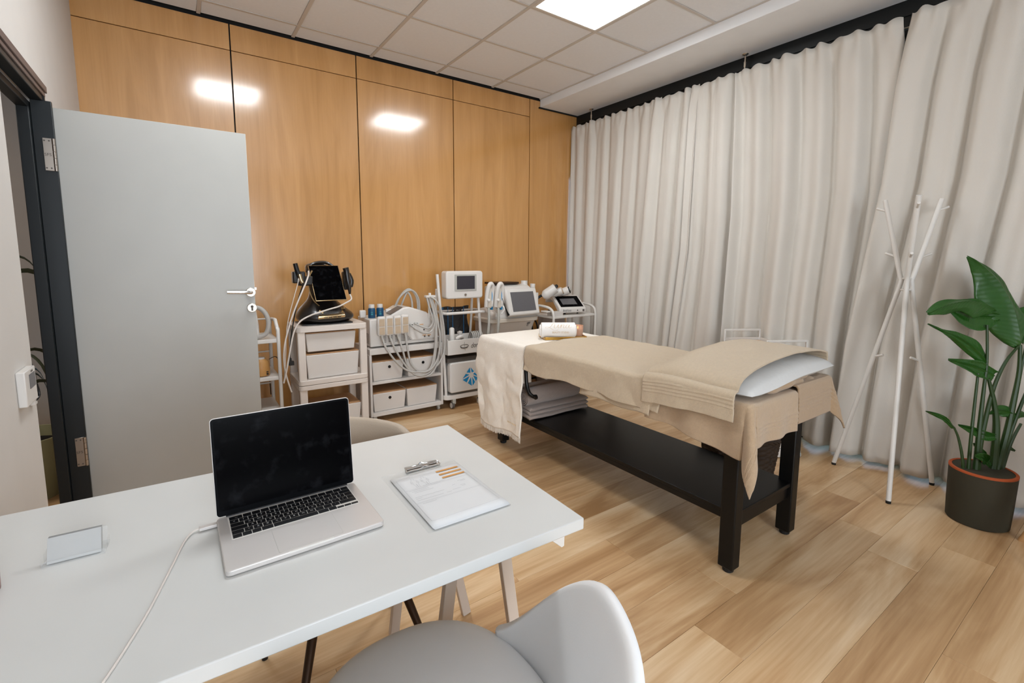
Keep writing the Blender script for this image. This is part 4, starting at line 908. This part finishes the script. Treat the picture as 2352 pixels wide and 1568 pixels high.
for i in range(12):
    for j in range(5):
        x = .845+.0125*i-.001*j; y = 3.645+.0115*j; z = .960+.0085*j; q.box((x, y, z), (x+.009, y+.008, z+.004))
q.build('cartridge_pins', 'grey_dark', t, world=True, kind='stuff')
q = MB()
for k in range(4): q.box((.845+.032*k, 3.6265, .936), (.870+.032*k, 3.6285, .940))
q.build('slots', 'black_plastic', t, world=True)
# screen
a0, b0 = Vector((.790, 3.622, 1.062)), Vector((1.010, 3.622, 1.062)); u_ = Vector((0, .211, .252)); nn = Vector((0, -.252, .211)).normalized()
def pan(x0, x1, y0, y1, w0, w1, m, name, bev=0):
    c = [a0+(b0-a0)*x+u_*y for x, y in ((x0, y0), (x1, y0), (x1, y1), (x0, y1))]
    MB().add([p+nn*w0 for p in c]+[p+nn*w1 for p in c], [(3,2,1,0),(4,5,6,7)]+[(i, (i+1) % 4, (i+1) % 4+4, i+4) for i in range(4)]).build(name, m, t, world=True, bev=bev, seg=2)
pan(.05, .95, .05, .95, -.028, 0, 'machine_black', 'screen_back', .01); pan(0, 1, 0, 1, -.004, .004, 'gold_trim', 'screen_frame', .002); pan(.018, .982, .015, .985, .004, .0055, 'screen_black', 'screen')
MB().tube([(.80, 3.74, 1.28), (.775, 3.75, 1.22), (.778, 3.74, 1.13), (.80, 3.72, 1.06), (.83, 3.69, 1.02)], .006, 8, 4).tube([(.822, 3.67, .985), (.845, 3.655, .965)], .010, 8).tube([(1.005, 3.69, .985), (1.0, 3.675, .995), (.985, 3.66, 1.0)], .012, 8).build('gold_inlay', 'gold_trim', t, world=True, smooth=True)
MB().tube([(.79, 3.87, 1.26), (.83, 3.875, 1.325), (.93, 3.88, 1.338), (.99, 3.875, 1.30)], .012, 8, 4).build('top_handle', 'machine_black', t, world=True, smooth=True)
MB().box((.660, 3.70, 1.19), (.745, 3.76, 1.275)).box((.70, 3.72, 1.17), (.80, 3.78, 1.24)).build('left_holder', 'machine_black', t, world=True, bev=.010, seg=3)
q = MB().tube([(.680, 3.705, 1.333), (.690, 3.70, 1.28), (.703, 3.69, 1.235)], lambda s_: .0155+.003*s_, 12, 4).build('handpiece', 'black_plastic', t, world=True, smooth=True)
MB().tube([(.701, 3.685, 1.255), (.710, 3.68, 1.215), (.719, 3.675, 1.19)], lambda s_: .0145-.003*s_, 12, 3).build('metal_head', 'gold_trim', q, world=True, smooth=True)
MB().box((1.02, 3.73, 1.13), (1.06, 3.79, 1.27)).tube([(1.065, 3.76, 1.255), (1.085, 3.75, 1.20), (1.075, 3.75, 1.15)], .018, 10, 3).build('right_holder', 'machine_black', t, world=True, bev=.008)
MB().tube([(1.030, 3.70, 1.300), (1.036, 3.70, 1.27), (1.042, 3.695, 1.20), (1.050, 3.69, 1.155), (1.052, 3.69, 1.10)], lambda s_: .022-.014*s_**2, 12, 4).build('handpiece', 'machine_black', t, world=True, smooth=True)
mc = thing('machine_cables', 'white and black cables hanging from the black machine to the floor', 'cables', (.62, 3.6, .5))
for nm, pts, r_, m in (('white_cable', [(.80,3.86,1.26),(.775,3.74,1.275),(.755,3.66,1.245),(.717,3.60,1.18),(.654,3.585,1.045),(.603,3.58,.91),(.566,3.58,.774),(.557,3.59,.652),(.570,3.60,.54),(.60,3.62,.42)], .0055, 'cable_white'),
        ('white_cable', [(1.052,3.69,1.10),(1.048,3.64,1.065),(1.00,3.60,1.045),(.94,3.585,1.020),(.877,3.58,1.005),(.80,3.575,.985),(.743,3.575,.968),(.670,3.57,.930),(.627,3.57,.86),(.599,3.57,.746),(.570,3.58,.596),(.548,3.59,.50)], .0055, 'cable_white'),
        ('thin_cable', [(.705,3.69,1.20),(.686,3.64,1.226),(.672,3.62,1.181),(.61,3.60,.984),(.585,3.60,.862),(.570,3.60,.678),(.555,3.61,.51)], .0028, 'cable_white'),
        ('black_cable', [(.719,3.675,1.195),(.709,3.63,1.18),(.669,3.61,1.072),(.630,3.60,.92),(.606,3.61,.766),(.600,3.62,.660)], .004, 'black_plastic')):
    MB().tube(pts, r_, 8, 6).build(nm, m, mc, world=True, smooth=True)
MB().box((.590, 3.61, .625), (.610, 3.635, .668)).box((.590, 3.605, .615), (.625, 3.64, .645)).build('plug', 'black_plastic', mc, world=True, bev=.003)

# white shelf trolley
t = thing('shelf_trolley', 'white open shelf trolley with four storage boxes below a white machine', 'trolley', (1.565, 4.02, 0))
X0, X1, Y0, Y1 = 1.228, 1.893, 3.82, 4.22
MB().box((X0+.004, Y0, .578), (X1, Y1, .626)).build('top', 'box_white', t, world=True, bev=.003)
MB().box((X0, Y0, .052), (X0+.02, Y1, .5775)).build('side_panel', 'box_white', t, world=True, bev=.002, seg=1); MB().box((X1-.02, Y0, .052), (X1, Y1, .5775)).build('side_panel', 'box_white', t, world=True, bev=.002, seg=1)
MB().box((X0+.02, Y0, .325), (X1-.02, Y1, .348)).build('shelf', 'box_white', t, world=True, bev=.002, seg=1); MB().box((X0+.02, Y0, .05), (X1-.02, Y1, .085)).build('shelf', 'box_white', t, world=True, bev=.002, seg=1)
for x in (X0+.045, X1-.035):
    for y in (Y0+.035, Y1-.04): caster(t, x, y, .019)
sbox('upper left holed box in the white shelf trolley', 1.252, 1.525, 3.825, 4.15, .349, .518, True, off=.01)
sbox('upper right holed box in the white shelf trolley', 1.556, 1.832, 3.825, 4.15, .349, .518, True, off=.01)
sbox('lower left holed box in the white shelf trolley', 1.252, 1.540, 3.825, 4.15, .086, .250, True)
sbox('plain lower right box in the white shelf trolley', 1.548, 1.836, 3.825, 4.15, .086, .252, False)
# multi handpiece machine
t = thing('multi_hose_machine', 'white machine with four handpieces and looping grey hoses', 'machine', (1.56, 4.03, .626))
MB().box((1.255, 3.865, .636), (1.868, 4.19, .870)).build('body', 'machine_white', t, world=True, bev=.010, seg=3)
MB().prism([(1.38, .868), (1.548, .955), (1.60, .958), (1.76, .905), (1.84, .80), (1.86, .66), (1.62, .66), (1.45, .868)], 3.855, 4.12, 'y').build('hood', 'machine_white', t, world=True, bev=.012, seg=3)
q = MB().add([(1.435, 3.87, .902), (1.545, 3.87, .958), (1.545, 3.99, .960), (1.435, 3.99, .904)], [(0,1,2,3)]); q.build('display', 'screen_grey', t, world=True)
q = MB()
for i in range(9):
    for c_, (xa, xb) in enumerate(((1.335, 1.375), (1.390, 1.430), (1.448, 1.488), (1.502, 1.542), (1.556, 1.596))):
        q.box((xa+.02, 3.8635, .668+i*.0125), (xb+.015, 3.8655, .6725+i*.0125))
for i in range(7):
    for y in (3.90, 3.935): q.box((1.2535, y, .665+i*.0125), (1.2555, y+.025, .670+i*.0125))
q.build('vent_slots', 'vent', t, world=True, kind='stuff')
for k, (x, z) in enumerate(((1.335, .738), (1.403, .738), (1.472, .738), (1.540, .741))):
    p = MB().box((x-.034, 3.80, z-.004), (x+.032, 3.835, z+.158)).build('handpiece', 'machine_white', t, world=True, bev=.012, seg=3)
    MB().box((x-.024, 3.797, z+.008), (x+.022, 3.800, z+.070)).box((x-.024, 3.797, z+.076), (x+.022, 3.800, z+.138)).build('clear_cover', 'clear_window', p, world=True, bev=.001, seg=1)
    MB().cyl((x, 3.815, z), (x+.002, 3.810, z-.03), .013, .007, 12).build('nozzle', 'hose', p, world=True, smooth=True)
q = MB()
for x, z in ((1.62, .80), (1.665, .808), (1.73, .75), (1.735, .69), (1.775, .69), (1.64, .765)): q.cyl((x, 3.857, z), (x, 3.850, z), .007, n=10)
q.build('sockets', 'grey_dark', t, world=True)
q = MB()
for x, z in ((1.715, .668), (1.76, .666), (1.69, .765)): q.box((x, 3.8535, z+.03), (x+.035, 3.8545, z+.036))
q.build('label_strips', 'print_orange', t, world=True)
for nm, pts in (('hose', [(1.337,3.805,.712),(1.361,3.79,.631),(1.44,3.785,.511),(1.535,3.78,.423),(1.634,3.775,.395),(1.74,3.77,.40),(1.82,3.77,.50),(1.845,3.77,.70),(1.80,3.785,.90),(1.770,3.80,1.04)]),
                ('hose', [(1.405,3.805,.712),(1.425,3.79,.643),(1.498,3.785,.504),(1.593,3.78,.385),(1.68,3.775,.362),(1.76,3.775,.40),(1.80,3.775,.54),(1.815,3.775,.75),(1.785,3.79,.95),(1.765,3.80,1.04)]),
                ('hose', [(1.474,3.805,.712),(1.5,3.79,.616),(1.536,3.785,.48),(1.613,3.78,.372),(1.735,3.775,.352),(1.811,3.775,.44),(1.845,3.78,.60),(1.835,3.78,.80),(1.80,3.79,.97),(1.775,3.80,1.045)]),
                ('hose', [(1.542,3.805,.714),(1.547,3.79,.611),(1.576,3.785,.475),(1.654,3.78,.392),(1.75,3.775,.415),(1.795,3.775,.584),(1.808,3.78,.816),(1.785,3.79,.96),(1.755,3.80,1.045)]),
                ('hose', [(1.745,3.80,1.050),(1.80,3.775,1.02),(1.850,3.765,.932),(1.880,3.76,.737),(1.878,3.76,.56),(1.835,3.765,.46),(1.80,3.775,.42)]),
                ('hose', [(1.60,3.855,.805),(1.63,3.80,.770),(1.69,3.79,.735),(1.76,3.785,.735),(1.80,3.785,.80),(1.79,3.79,.92),(1.757,3.80,1.045)]),
                ('hose', [(1.64,3.855,.815),(1.69,3.80,.785),(1.75,3.79,.770),(1.785,3.785,.83),(1.755,3.79,.95),(1.735,3.80,1.045)]),
                ('hose', [(1.54,4.12,.86),(1.545,4.05,.95),(1.578,4.02,1.03),(1.645,4.01,1.085),(1.71,4.01,1.078),(1.760,4.02,.995),(1.772,4.04,.86)]),
                ('hose', [(1.555,4.13,.86),(1.56,4.06,.96),(1.60,4.03,1.055),(1.665,4.02,1.10),(1.725,4.02,1.05),(1.752,4.03,.96),(1.756,4.05,.86)]),
                ('hose', [(1.60,4.13,.86),(1.61,4.04,.98),(1.65,4.02,1.07),(1.69,4.02,1.0),(1.70,4.03,.86)])):
    MB().tube(pts, .0085, 9, 6).build(nm, 'hose', t, world=True, smooth=True)
MB().box((1.725, 3.785, 1.035), (1.815, 3.83, 1.055)).cyl((1.77, 3.81, 1.05), (1.77, 3.81, 1.075), .012, n=12).cyl((1.77, 3.83, .85), (1.77, 3.83, 1.04), .008, n=10).build('hose_hanger', 'machine_white', t, world=True, bev=.004)
for k, (x, lb) in enumerate(((1.308, 'left one of two white-capped blue bottles on the multi hose machine'), (1.380, 'right one of two white-capped blue bottles, nearer the hoses'))):
    b_ = thing('serum_bottle', lb, 'bottle', (x, 3.97, .87), 0, 'blue serum bottles')
    MB().lathe([(.028, 0), (.030, .003), (.030, .075), (.024, .085), (.020, .087)], (x, 3.97, .87), 24).build('body', 'bottle_blue', b_, world=True, smooth=True)
    MB().lathe([(.0235, .085), (.0235, .112), (.021, .115), (0, .115)], (x, 3.97, .87), 24).build('cap', 'box_white', b_, world=True, smooth=True)
    q = MB()
    for z, w_ in ((.905, .011), (.918, .009), (.898, .008)):
        for s_ in range(5):
            a = -pi/2-.3+.12*s_-.25; q.add([(x+.0304*cos(a), 3.97+.0304*sin(a), z), (x+.0304*cos(a+.12), 3.97+.0304*sin(a+.12), z), (x+.0304*cos(a+.12), 3.97+.0304*sin(a+.12), z+.003), (x+.0304*cos(a), 3.97+.0304*sin(a), z+.003)], [(0,1,2,3)])
    q.build('label_print', 'teal_print', b_, world=True)
for k, (x, lb) in enumerate(((1.225, 'upright white plastic holder at the left corner of the multi hose machine'), (1.45, 'upright white plastic holder behind the blue bottles'))):
    tag(MB().box((x-.006, 4.0, .87), (x+.046, 4.03, .935)).build('plastic_holder', 'machine_white', bev=.008, seg=3), lb, 'holder')

# tall narrow stand
t = thing('display_stand', 'tall narrow white wheeled stand with a screen on top', 'device stand', (2.11, 3.95, 0))
for x, dx in ((1.872, .047), (2.275, .035)):
    q = MB(); q.tube([(x+dx, 3.815, .12), (x+dx*.5, 3.83, .70), (x-.01, 3.85, 1.235)], .0135, 10, 3).build('upright', 'machine_white', t, world=True, smooth=True)
for x, dx in ((1.90, .06), (2.27, .02)): MB().tube([(x+dx, 4.12, .11), (x+.01, 4.0, .65), (x-.02, 3.90, 1.1)], .012, 10, 3).build('rear_strut', 'machine_white', t, world=True, smooth=True)
q = MB().prism(rrect(1.895, 3.785, 2.325, 4.13, .05, 6), .088, .130, 'z').build('base_frame', 'machine_white', t, world=True, bev=.004)
for x in (1.975, 2.26):
    for y in (3.80, 4.08):
        c = MB().lathe([(0, -.012), (.027, -.012), (.031, -.008), (.031, .008), (.027, .012), (0, .012)], (x, y, .031), 22, 'x').build('caster', 'grey_dark', t, world=True, smooth=True)
        MB().lathe([(0, -.001), (.024, -.001), (.024, .001), (0, .001)], (x-.0135, y, .031), 20, 'x').build('hubcap', 'machine_white', c, world=True, smooth=True)
        MB().box((x-.004, y-.02, .045), (x+.028, y+.02, .09)).build('fork', 'grey_trim', c, world=True, bev=.004)
MB().prism(rrect(1.925, 1.012, 2.305, 1.262, .025, 6), 3.80, 3.90, 'y').build('monitor', 'machine_white', t, world=True, bev=.010, seg=3)
MB().prism(rrect(2.01, 1.082, 2.235, 1.232, .004, 3), 3.795, 3.801, 'y').build('screen_surround', 'grey_trim', t, world=True, bev=.001, seg=1)
MB().box((2.03, 3.7935, 1.098), (2.215, 3.796, 1.218)).build('screen', 'screen_dark', t, world=True)
MB().cyl((2.118, 3.80, 1.047), (2.118, 3.792, 1.047), .011, n=18).build('power_button', 'steel', t, world=True, smooth=True)
for z in (.885, ):
    q = MB().tube([(1.90, 4.0, z), (1.90, 3.83, z), (1.915, 3.79, z), (1.95, 3.775, z), (2.27, 3.775, z), (2.305, 3.79, z), (2.32, 3.83, z), (2.32, 4.0, z)], .013, 8, 3).tube([(1.91, 4.0, z+.0), (2.31, 4.0, z)], .010, 8).build('hoop', 'machine_white', t, world=True, smooth=True)
q = MB(); bx0, bx1, by0, by1 = 1.915, 2.32, 3.765, 3.98
q.box((bx0+.02, by0+.01, .505), (bx1-.02, by1, .512)); 
for a, b_ in (((bx0, by0, .508), (bx1, by0+.006, .642)), ((bx0, by1-.006, .508), (bx1, by1, .66)), ((bx0, by0, .508), (bx0+.006, by1, .655)), ((bx1-.006, by0, .508), (bx1, by1, .655))): q.box(a, b_)
q.build('tray_bin', 'machine_white', t, world=True, bev=.004)
q = MB(); q.tube([(2.085+.042*cos(a), 3.7635, .580+.014*sin(a)) for a in [6.283*i/24 for i in range(25)]], .0022, 6).tube([(2.083+.036*cos(a), 3.7635, .572+.012*sin(a)) for a in [2.6+3.8*i/20 for i in range(21)]], .003, 6).build('logo_ring', 'grey_dark', t, world=True)
MB().tube([(2.088, 3.763, .618), (2.085, 3.763, .60), (2.088, 3.763, .57), (2.093, 3.763, .54)], .002, 5, 3).build('logo_stroke', 'grey_trim', t, world=True)
text('dorsalis', .068, (2.15, 3.7635, .556), (1,0,.02), (0,0,1), 'grey_dark', t, shear=.35, sx=.72)
MB().prism(rrect(1.94, .152, 2.30, .430, .022, 5), 3.772, 3.96, 'y').build('lower_cabinet', 'machine_white', t, world=True, bev=.008, seg=3)
MB().box((1.93, 3.80, .43), (2.30, 3.97, .47)).build('cabinet_top', 'grey_dark', t, world=True, bev=.004)
DCx, DCz = 2.150, .285
out = [(-.088,-.018),(-.002,.092),(.088,-.018),(.035,-.080),(.0,-.075)]
spk = [(-.088,-.018,-.002,.092),(-.002,.092,.088,-.018),(.088,-.018,.02,-.095),(.02,-.095,-.088,-.018)]
q = MB(); ctr = (.012, .022)
pts_ = [(-.088,-.018),(-.045,.037),(-.002,.092),(.043,.037),(.088,-.018),(.054,-.056),(.02,-.095),(-.034,-.056)]
for i in range(8):
    a = pts_[i]; b_ = pts_[(i+1) % 8]; ca = (ctr[0]*.9+a[0]*.1, ctr[1]*.9+a[1]*.1)
    m1 = .10; p1 = (a[0]*(1-m1)+b_[0]*m1, a[1]*(1-m1)+b_[1]*m1); p2 = (b_[0]*(1-m1)+a[0]*m1, b_[1]*(1-m1)+a[1]*m1); md_ = ((a[0]+b_[0])/2*.30+ctr[0]*.70, (a[1]+b_[1])/2*.30+ctr[1]*.70)
    q.add([(DCx+p[0], 3.7715-.0006, DCz+p[1]) for p in (p1, p2, md_)], [(0,1,2)])
q.build('diamond_logo', 'blue', t, world=True)
t = thing('compression_garment', 'dark padded garment with blue piping hung in the tall stand', 'garment', (2.15, 4.02, .62))
MB().grid(30, 24, lambda u, v: Vector((1.985+.29*u+.012*sin(v*7)*(u > .8), 4.03+.045*sin(u*pi)*(-1)+.012*fbm(u*5, v*6), .60+.315*v+.012*sin(u*9)))).grid(30, 24, lambda u, v: Vector((1.985+.29*u, 4.07, .60+.31*v))).build('fabric', 'bag_black', t, world=True, smooth=True)
for u in (.02, .18, .33, .74):
    MB().tube([(1.985+.29*u, 4.03-.045*sin(u*pi)-.012, .60+.32*v/8) for v in range(9)], .004 if u > .1 else .012, 6).build('piping', 'blue_piping', t, world=True, smooth=True)
t = thing('hanging_garment', 'dark garment with blue edge hanging between the trolley and the tall stand', 'garment', (1.965, 4.14, .2))
MB().grid(16, 30, lambda u, v: Vector((1.925+.075*u+.01*sin(v*5), 4.15+.02*sin(u*9), .16+.76*v-.05*u))).build('fabric', 'bag_black', t, world=True, smooth=True, solid=.012)
MB().tube([(1.93, 4.125, .80), (1.945, 4.12, .86), (1.955, 4.12, .92)], .007, 6, 3).build('blue_edge', 'blue', t, world=True, smooth=True)
# handpieces in the bin
t = thing('massage_handpiece', 'white upright handpiece in the tray bin of the tall stand', 'handpiece', (1.985, 3.82, .52))
MB().box((1.965, 3.80, .55), (2.01, 3.845, .752)).build('grip', 'machine_white', t, world=True, bev=.018, seg=3)
MB().tube([(2.025, 3.80, .645), (2.05, 3.79, .665), (2.08, 3.80, .66), (2.09, 3.82, .64)], .017, 10, 4).build('curved_head', 'machine_white', t, world=True, smooth=True)
t = thing('small_applicator', 'small white mushroom-shaped applicator in the tray bin', 'applicator', (2.09, 3.86, .55))
MB().lathe([(.012, .0), (.012, .10), (.024, .125), (.026, .14), (.0, .15)], (2.09, 3.86, .56), 18).build('head', 'machine_white', t, world=True, smooth=True)
t = thing('coiled_hoses', 'coiled white tubing at the right of the tray bin', 'tubing', (2.25, 3.85, .6))
for k in range(6): MB().tube([(2.20+.020*k, 3.80, .62), (2.205+.020*k, 3.82, .672), (2.215+.020*k, 3.88, .685), (2.225+.02*k, 3.93, .62)], .007, 8, 4).build('tube', 'hose', t, world=True, smooth=True)

# cooling machine with two paddle handpieces
t = thing('body_machine', 'white body treatment machine with tilted grey screen and two paddle handpieces', 'machine', (2.70, 3.97, 0))
MB().prism([(3.86, .06), (4.20, .06), (4.20, .86), (4.0, .90), (3.80, .83), (3.82, .75), (3.90, .60)], 2.44, 2.95, 'x').build('cabinet', 'machine_white', t, world=True, bev=.03, seg=4)
MB().prism(rrect(2.385, 3.78, 2.985, 4.18, .08, 6), .755, .795, 'z').build('waist_band', 'machine_cream', t, world=True, bev=.008)
MB().prism([(3.80, .795), (4.10, .795), (4.10, 1.10), (3.99, 1.12), (3.92, 1.09)], 2.50, 2.955, 'x').build('upper_housing', 'machine_white', t, world=True, bev=.018, seg=3)
c0 = Vector((2.560, 3.720, .825)); ux = Vector((.40, .03, 0)); uy = Vector((0, .085, .262)); nn = ux.cross(uy).normalized()
def pnl(x0, x1, y0, y1, w0, w1, name, m, bev=0, seg=3):
    c = [c0+ux*x+uy*y for x, y in ((x0, y0), (x1, y0), (x1, y1), (x0, y1))]
    MB().add([p+nn*w0 for p in c]+[p+nn*w1 for p in c], [(3,2,1,0),(4,5,6,7)]+[(i, (i+1) % 4, (i+1) % 4+4, i+4) for i in range(4)]).build(name, m, t, world=True, bev=bev, seg=seg)
pnl(0, 1, 0, 1.02, -.05, 0, 'screen_housing', 'machine_white', .02); pnl(.13, .87, .15, .86, 0, .002, 'screen', 'screen_grey')
for x, y in ((2.325, 3.72), (2.405, 3.68)):
    q = MB().tube([(x-.02, y+.02, .93), (x-.018, y+.01, 1.03), (x-.004, y, 1.12), (x+.02, y, 1.145), (x+.045, y+.01, 1.115), (x+.05, y+.02, 1.03), (x+.035, y+.02, .93)], .020, 10, 5).build('handpiece', 'machine_white', t, world=True, smooth=True)
    MB().box((x-.022, y, .915), (x+.036, y+.035, 1.11)).build('paddle', 'machine_cream', q, world=True, bev=.015, seg=3)
    MB().box((x+.030, y+.004, .90), (x+.046, y+.04, 1.08)).build('blue_edge', 'blue', q, world=True, bev=.006)
    MB().cyl((x-.012, y-.005, .995), (x-.012, y-.03, .985), .016, .010, 14).build('nozzle', 'machine_white', q, world=True, smooth=True)
    MB().tube([(x, y+.01, .92), (x-.002, y, .80), (x-.015, y+.0, .66), (x-.03, y+.02, .45), (x-.02, y+.06, .3)], .013, 10, 4).build('hose', 'grey_trim', q, world=True, smooth=True)
MB().tube([(2.392, 3.60, 1.015), (2.401, 3.60, .985), (2.421, 3.60, .934)], .0028, 6).tube([(2.421, 3.60, .934), (2.445, 3.60, .885), (2.462, 3.60, .855)], lambda s_: .004+.008*s_, 8).build('stylus', 'black_plastic', t, world=True, smooth=True)
MB().box((2.48, 3.79, .94), (2.545, 3.86, 1.0)).build('bracket', 'machine_white', t, world=True, bev=.01)
MB().tube([(2.47, 3.72, .94), (2.475, 3.69, .90), (2.44, 3.69, .86)], .008, 8, 3).build('hook', 'machine_white', t, world=True, smooth=True)
MB().cyl((2.93, 4.0, 1.09), (2.93, 4.0, 1.15), .035, n=20).cyl((2.985, 3.93, 1.03), (2.99, 3.93, 1.12), .026, n=16).box((2.97, 3.86, .88), (3.01, 3.94, 1.03)).build('knob', 'machine_white', t, world=True, smooth=True)
text('Bu', .050, (2.845, 3.816, .742), (0,.43,-.90), (1,0,0), 'grey_dark', t)
for x in (2.50, 2.90):
    for y in (3.9, 4.15): caster(t, x, y, .03, 'grey_dark')
t = thing('folder', 'dark brown folder lying on top of the body treatment machine', 'folder', (2.66, 4.05, 1.12))
MB().box((2.53, 3.95, 1.121), (2.83, 4.14, 1.140), Matrix.Rotation(rad(3), 3, 'Z')).build('cover', 'bronze', t, world=True, bev=.003)

# round-tube trolley in the corner
t = thing('tube_trolley', 'white tube-frame trolley standing in the corner beside the curtains', 'trolley', (3.24, 3.83, 0))
X0, X1, Y0, Y1 = 3.02, 3.60, 3.62, 4.05
for x in (X0, X1):
    MB().tube([(x, Y0, .04), (x, Y0, .72), (x, Y0, .80), (x, Y0+.02, .855), (x, Y0+.08, .885), (x, Y0+.20, .895), (x, Y1-.1, .89), (x, Y1-.02, .86), (x, Y1, .80), (x, Y1, .04)], .0130, 12, 4).build('side_frame', 'metal_white', t, world=True, smooth=True)
    for y in (Y0, Y1): caster(t, x, y)
for z in (.80, .48, .16): MB().box((X0, Y0+.005, z-.022), (X1, Y1, z)).build('shelf', 'metal_white', t, world=True, bev=.004)
t = thing('body_device', 'white portable body device with slanted screen on the corner trolley', 'device', (3.28, 3.82, .80))
prof = [(3.665, .822), (3.665, .868), (3.72, .912), (3.86, .985), (3.90, .992), (3.98, .985), (4.03, .96), (4.04, .90), (4.02, .86), (3.96, .90), (3.90, .915), (3.83, .90), (3.76, .86), (3.71, .822)]
prof = [(3.665, .822), (3.665, .868), (3.85, .985), (3.90, .990), (3.99, .975), (4.03, .94), (4.03, .90), (3.98, .935), (3.90, .945), (3.84, .925), (3.77, .872), (3.71, .822)]
R_ = Matrix.Rotation(rad(-14), 4, 'Z'); pc = Vector((3.30, 3.83, 0))
def dv(mb): mb.v = [pc+(R_ @ (v-pc)) for v in mb.v]; return mb
dv(MB().prism(prof, 3.20, 3.51, 'x')).build('shell', 'machine_white', t, world=True, bev=.010, seg=3)
def slope(x0, x1, a, b_, w0, w1):
    d = Vector((0, .185, .117)); o_ = Vector((0, 3.665, .868)); n_ = Vector((0, -.117, .185)).normalized()
    c = [Vector((x, 0, 0))+o_+d*q_ for x, q_ in ((x0, a), (x1, a), (x1, b_), (x0, b_))]
    return dv(MB().add([p+n_*w0 for p in c]+[p+n_*w1 for p in c], [(3,2,1,0),(4,5,6,7)]+[(i, (i+1) % 4, (i+1) % 4+4, i+4) for i in range(4)]))
slope(3.225, 3.488, .12, .96, .0, .0015).build('screen_border', 'screen_black', t, world=True); slope(3.262, 3.432, .30, .76, .0015, .0022).build('screen', 'screen_grey', t, world=True)
mw = lambda x, z, y=3.6645: tuple(pc+(R_ @ (Vector((x, y, z))-pc)))
rr = R_ @ Vector((1, 0, 0, 0)) if False else (R_.to_3x3() @ Vector((1, 0, 0)))
text('BodySonic', .034, mw(3.235, .836), rr, (0,0,1), 'grey_dark', t, shear=.3, sx=.68)
dv(MB().prism([(3.398, .846), (3.406, .856), (3.414, .846), (3.406, .836)], 3.6635, 3.665, 'y').cyl((3.475, 3.665, .846), (3.475, 3.661, .846), .011, n=16)).build('button', 'grey_dark', t, world=True)
for x, y in ((3.27, 3.74), (3.45, 3.74), (3.25, 3.98), (3.45, 3.98)): MB().cyl((x, y, .80), (x, y, .826), .010, n=12).build('foot', 'rubber', t, world=True)
ap = [((3.10, 3.86, 1.000), (3.19, 3.80, 1.075), .052, .050, 'machine_cream'), ((3.215, 3.84, 1.015), (3.27, 3.79, 1.045), .040, .036, 'candle_glass'), ((3.30, 3.83, 1.02), (3.355, 3.78, 1.050), .042, .037, 'machine_cream')]
for k, (a, b_, r0, r1, m) in enumerate(ap):
    lb = ('largest white applicator head lying on the body device, nearest its hose', 'middle applicator head with a brownish face on the body device', 'applicator head with black face and steel balls on the body device')[k]
    q = thing('applicator', lb, 'applicator', a, 0, 'applicator heads on the body device')
    a = Vector(a); b_ = Vector(b_); d = (b_-a).normalized()
    MB().tube([a-d*.03, a, a+d*.02, b_], lambda s_: r0*(.45+.55*sm(0, .4, s_)), 24).build('body', 'machine_white', q, world=True, smooth=True)
    MB().tube([b_, b_+d*.012], r1, 24).build('face', {0: 'acrylic', 1: 'clear_window', 2: 'black_plastic'}[k], q, world=True, smooth=True)
    if k == 2:
        for j in range(5):
            an = j*1.257; s1 = d.orthogonal().normalized(); s2 = d.cross(s1); p = b_+d*.014+(s1*cos(an)+s2*sin(an))*.019
            MB().lathe([(0, -.010), (.007, -.007), (.010, 0), (.007, .007), (0, .010)], p, 14).build('steel_ball', 'chrome', q, world=True, smooth=True)
    if k == 0: MB().lathe([(0, -.022), (.015, -.015), (.022, 0), (.015, .015), (0, .022)], (3.20, 3.80, 1.092), 16).build('dark_knob', 'black_plastic', q, world=True, smooth=True)
t = thing('black_hoses', 'black hoses hanging from the body device behind the corner trolley', 'hoses', (3.0, 3.95, .5))
for k, pts in enumerate(([(3.10, 3.90, 1.0), (3.04, 3.92, .96), (2.99, 3.95, .86), (2.98, 3.97, .70), (2.97, 3.97, .40)], [(3.01, 4.08, .80), (3.03, 4.0, .70), (3.05, 4.0, .60), (3.08, 4.0, .45)], [(3.03, 4.09, .80), (3.08, 4.0, .72), (3.12, 4.0, .60), (3.13, 4.0, .45)], [(3.0, 4.08, .78), (3.02, 4.08, .6), (3.06, 4.05, .4)])):
    MB().tube(pts, .014 if k == 0 else .008, 8, 5).build('hose', 'black_plastic', t, world=True, smooth=True)
tag(MB().box((3.035, 3.64, .80), (3.16, 3.74, .842)).build('small_carton', 'box_white', bev=.002, seg=1), 'small white carton on the corner trolley left of the body device', 'carton')
tag(MB().box((2.965, 3.66, .842), (3.03, 3.76, .856)).build('white_dish', 'machine_white', bev=.004, seg=2), 'flat white dish beside the corner trolley rail', 'dish')
t = thing('storage_sack', 'brown fabric sack standing behind the corner trolley', 'sack', (3.42, 4.1, .1))
MB().grid(24, 16, lambda u, v: Vector((3.42+.20*abs(cos(6.283*u))**.6*(1 if cos(6.283*u) > 0 else -1)*(1-.1*v), 4.135+.08*sin(6.283*u)+.01*fbm(u*5, v*5), .0+.76*v)), True).build('cloth', 'towel_grey', t, world=True, smooth=True)
for o in list(COL.objects):
    if o.type == 'MESH' and o.parent is None and 'kind' not in o and 'label' not in o: print('UNTAGGED', o.name)
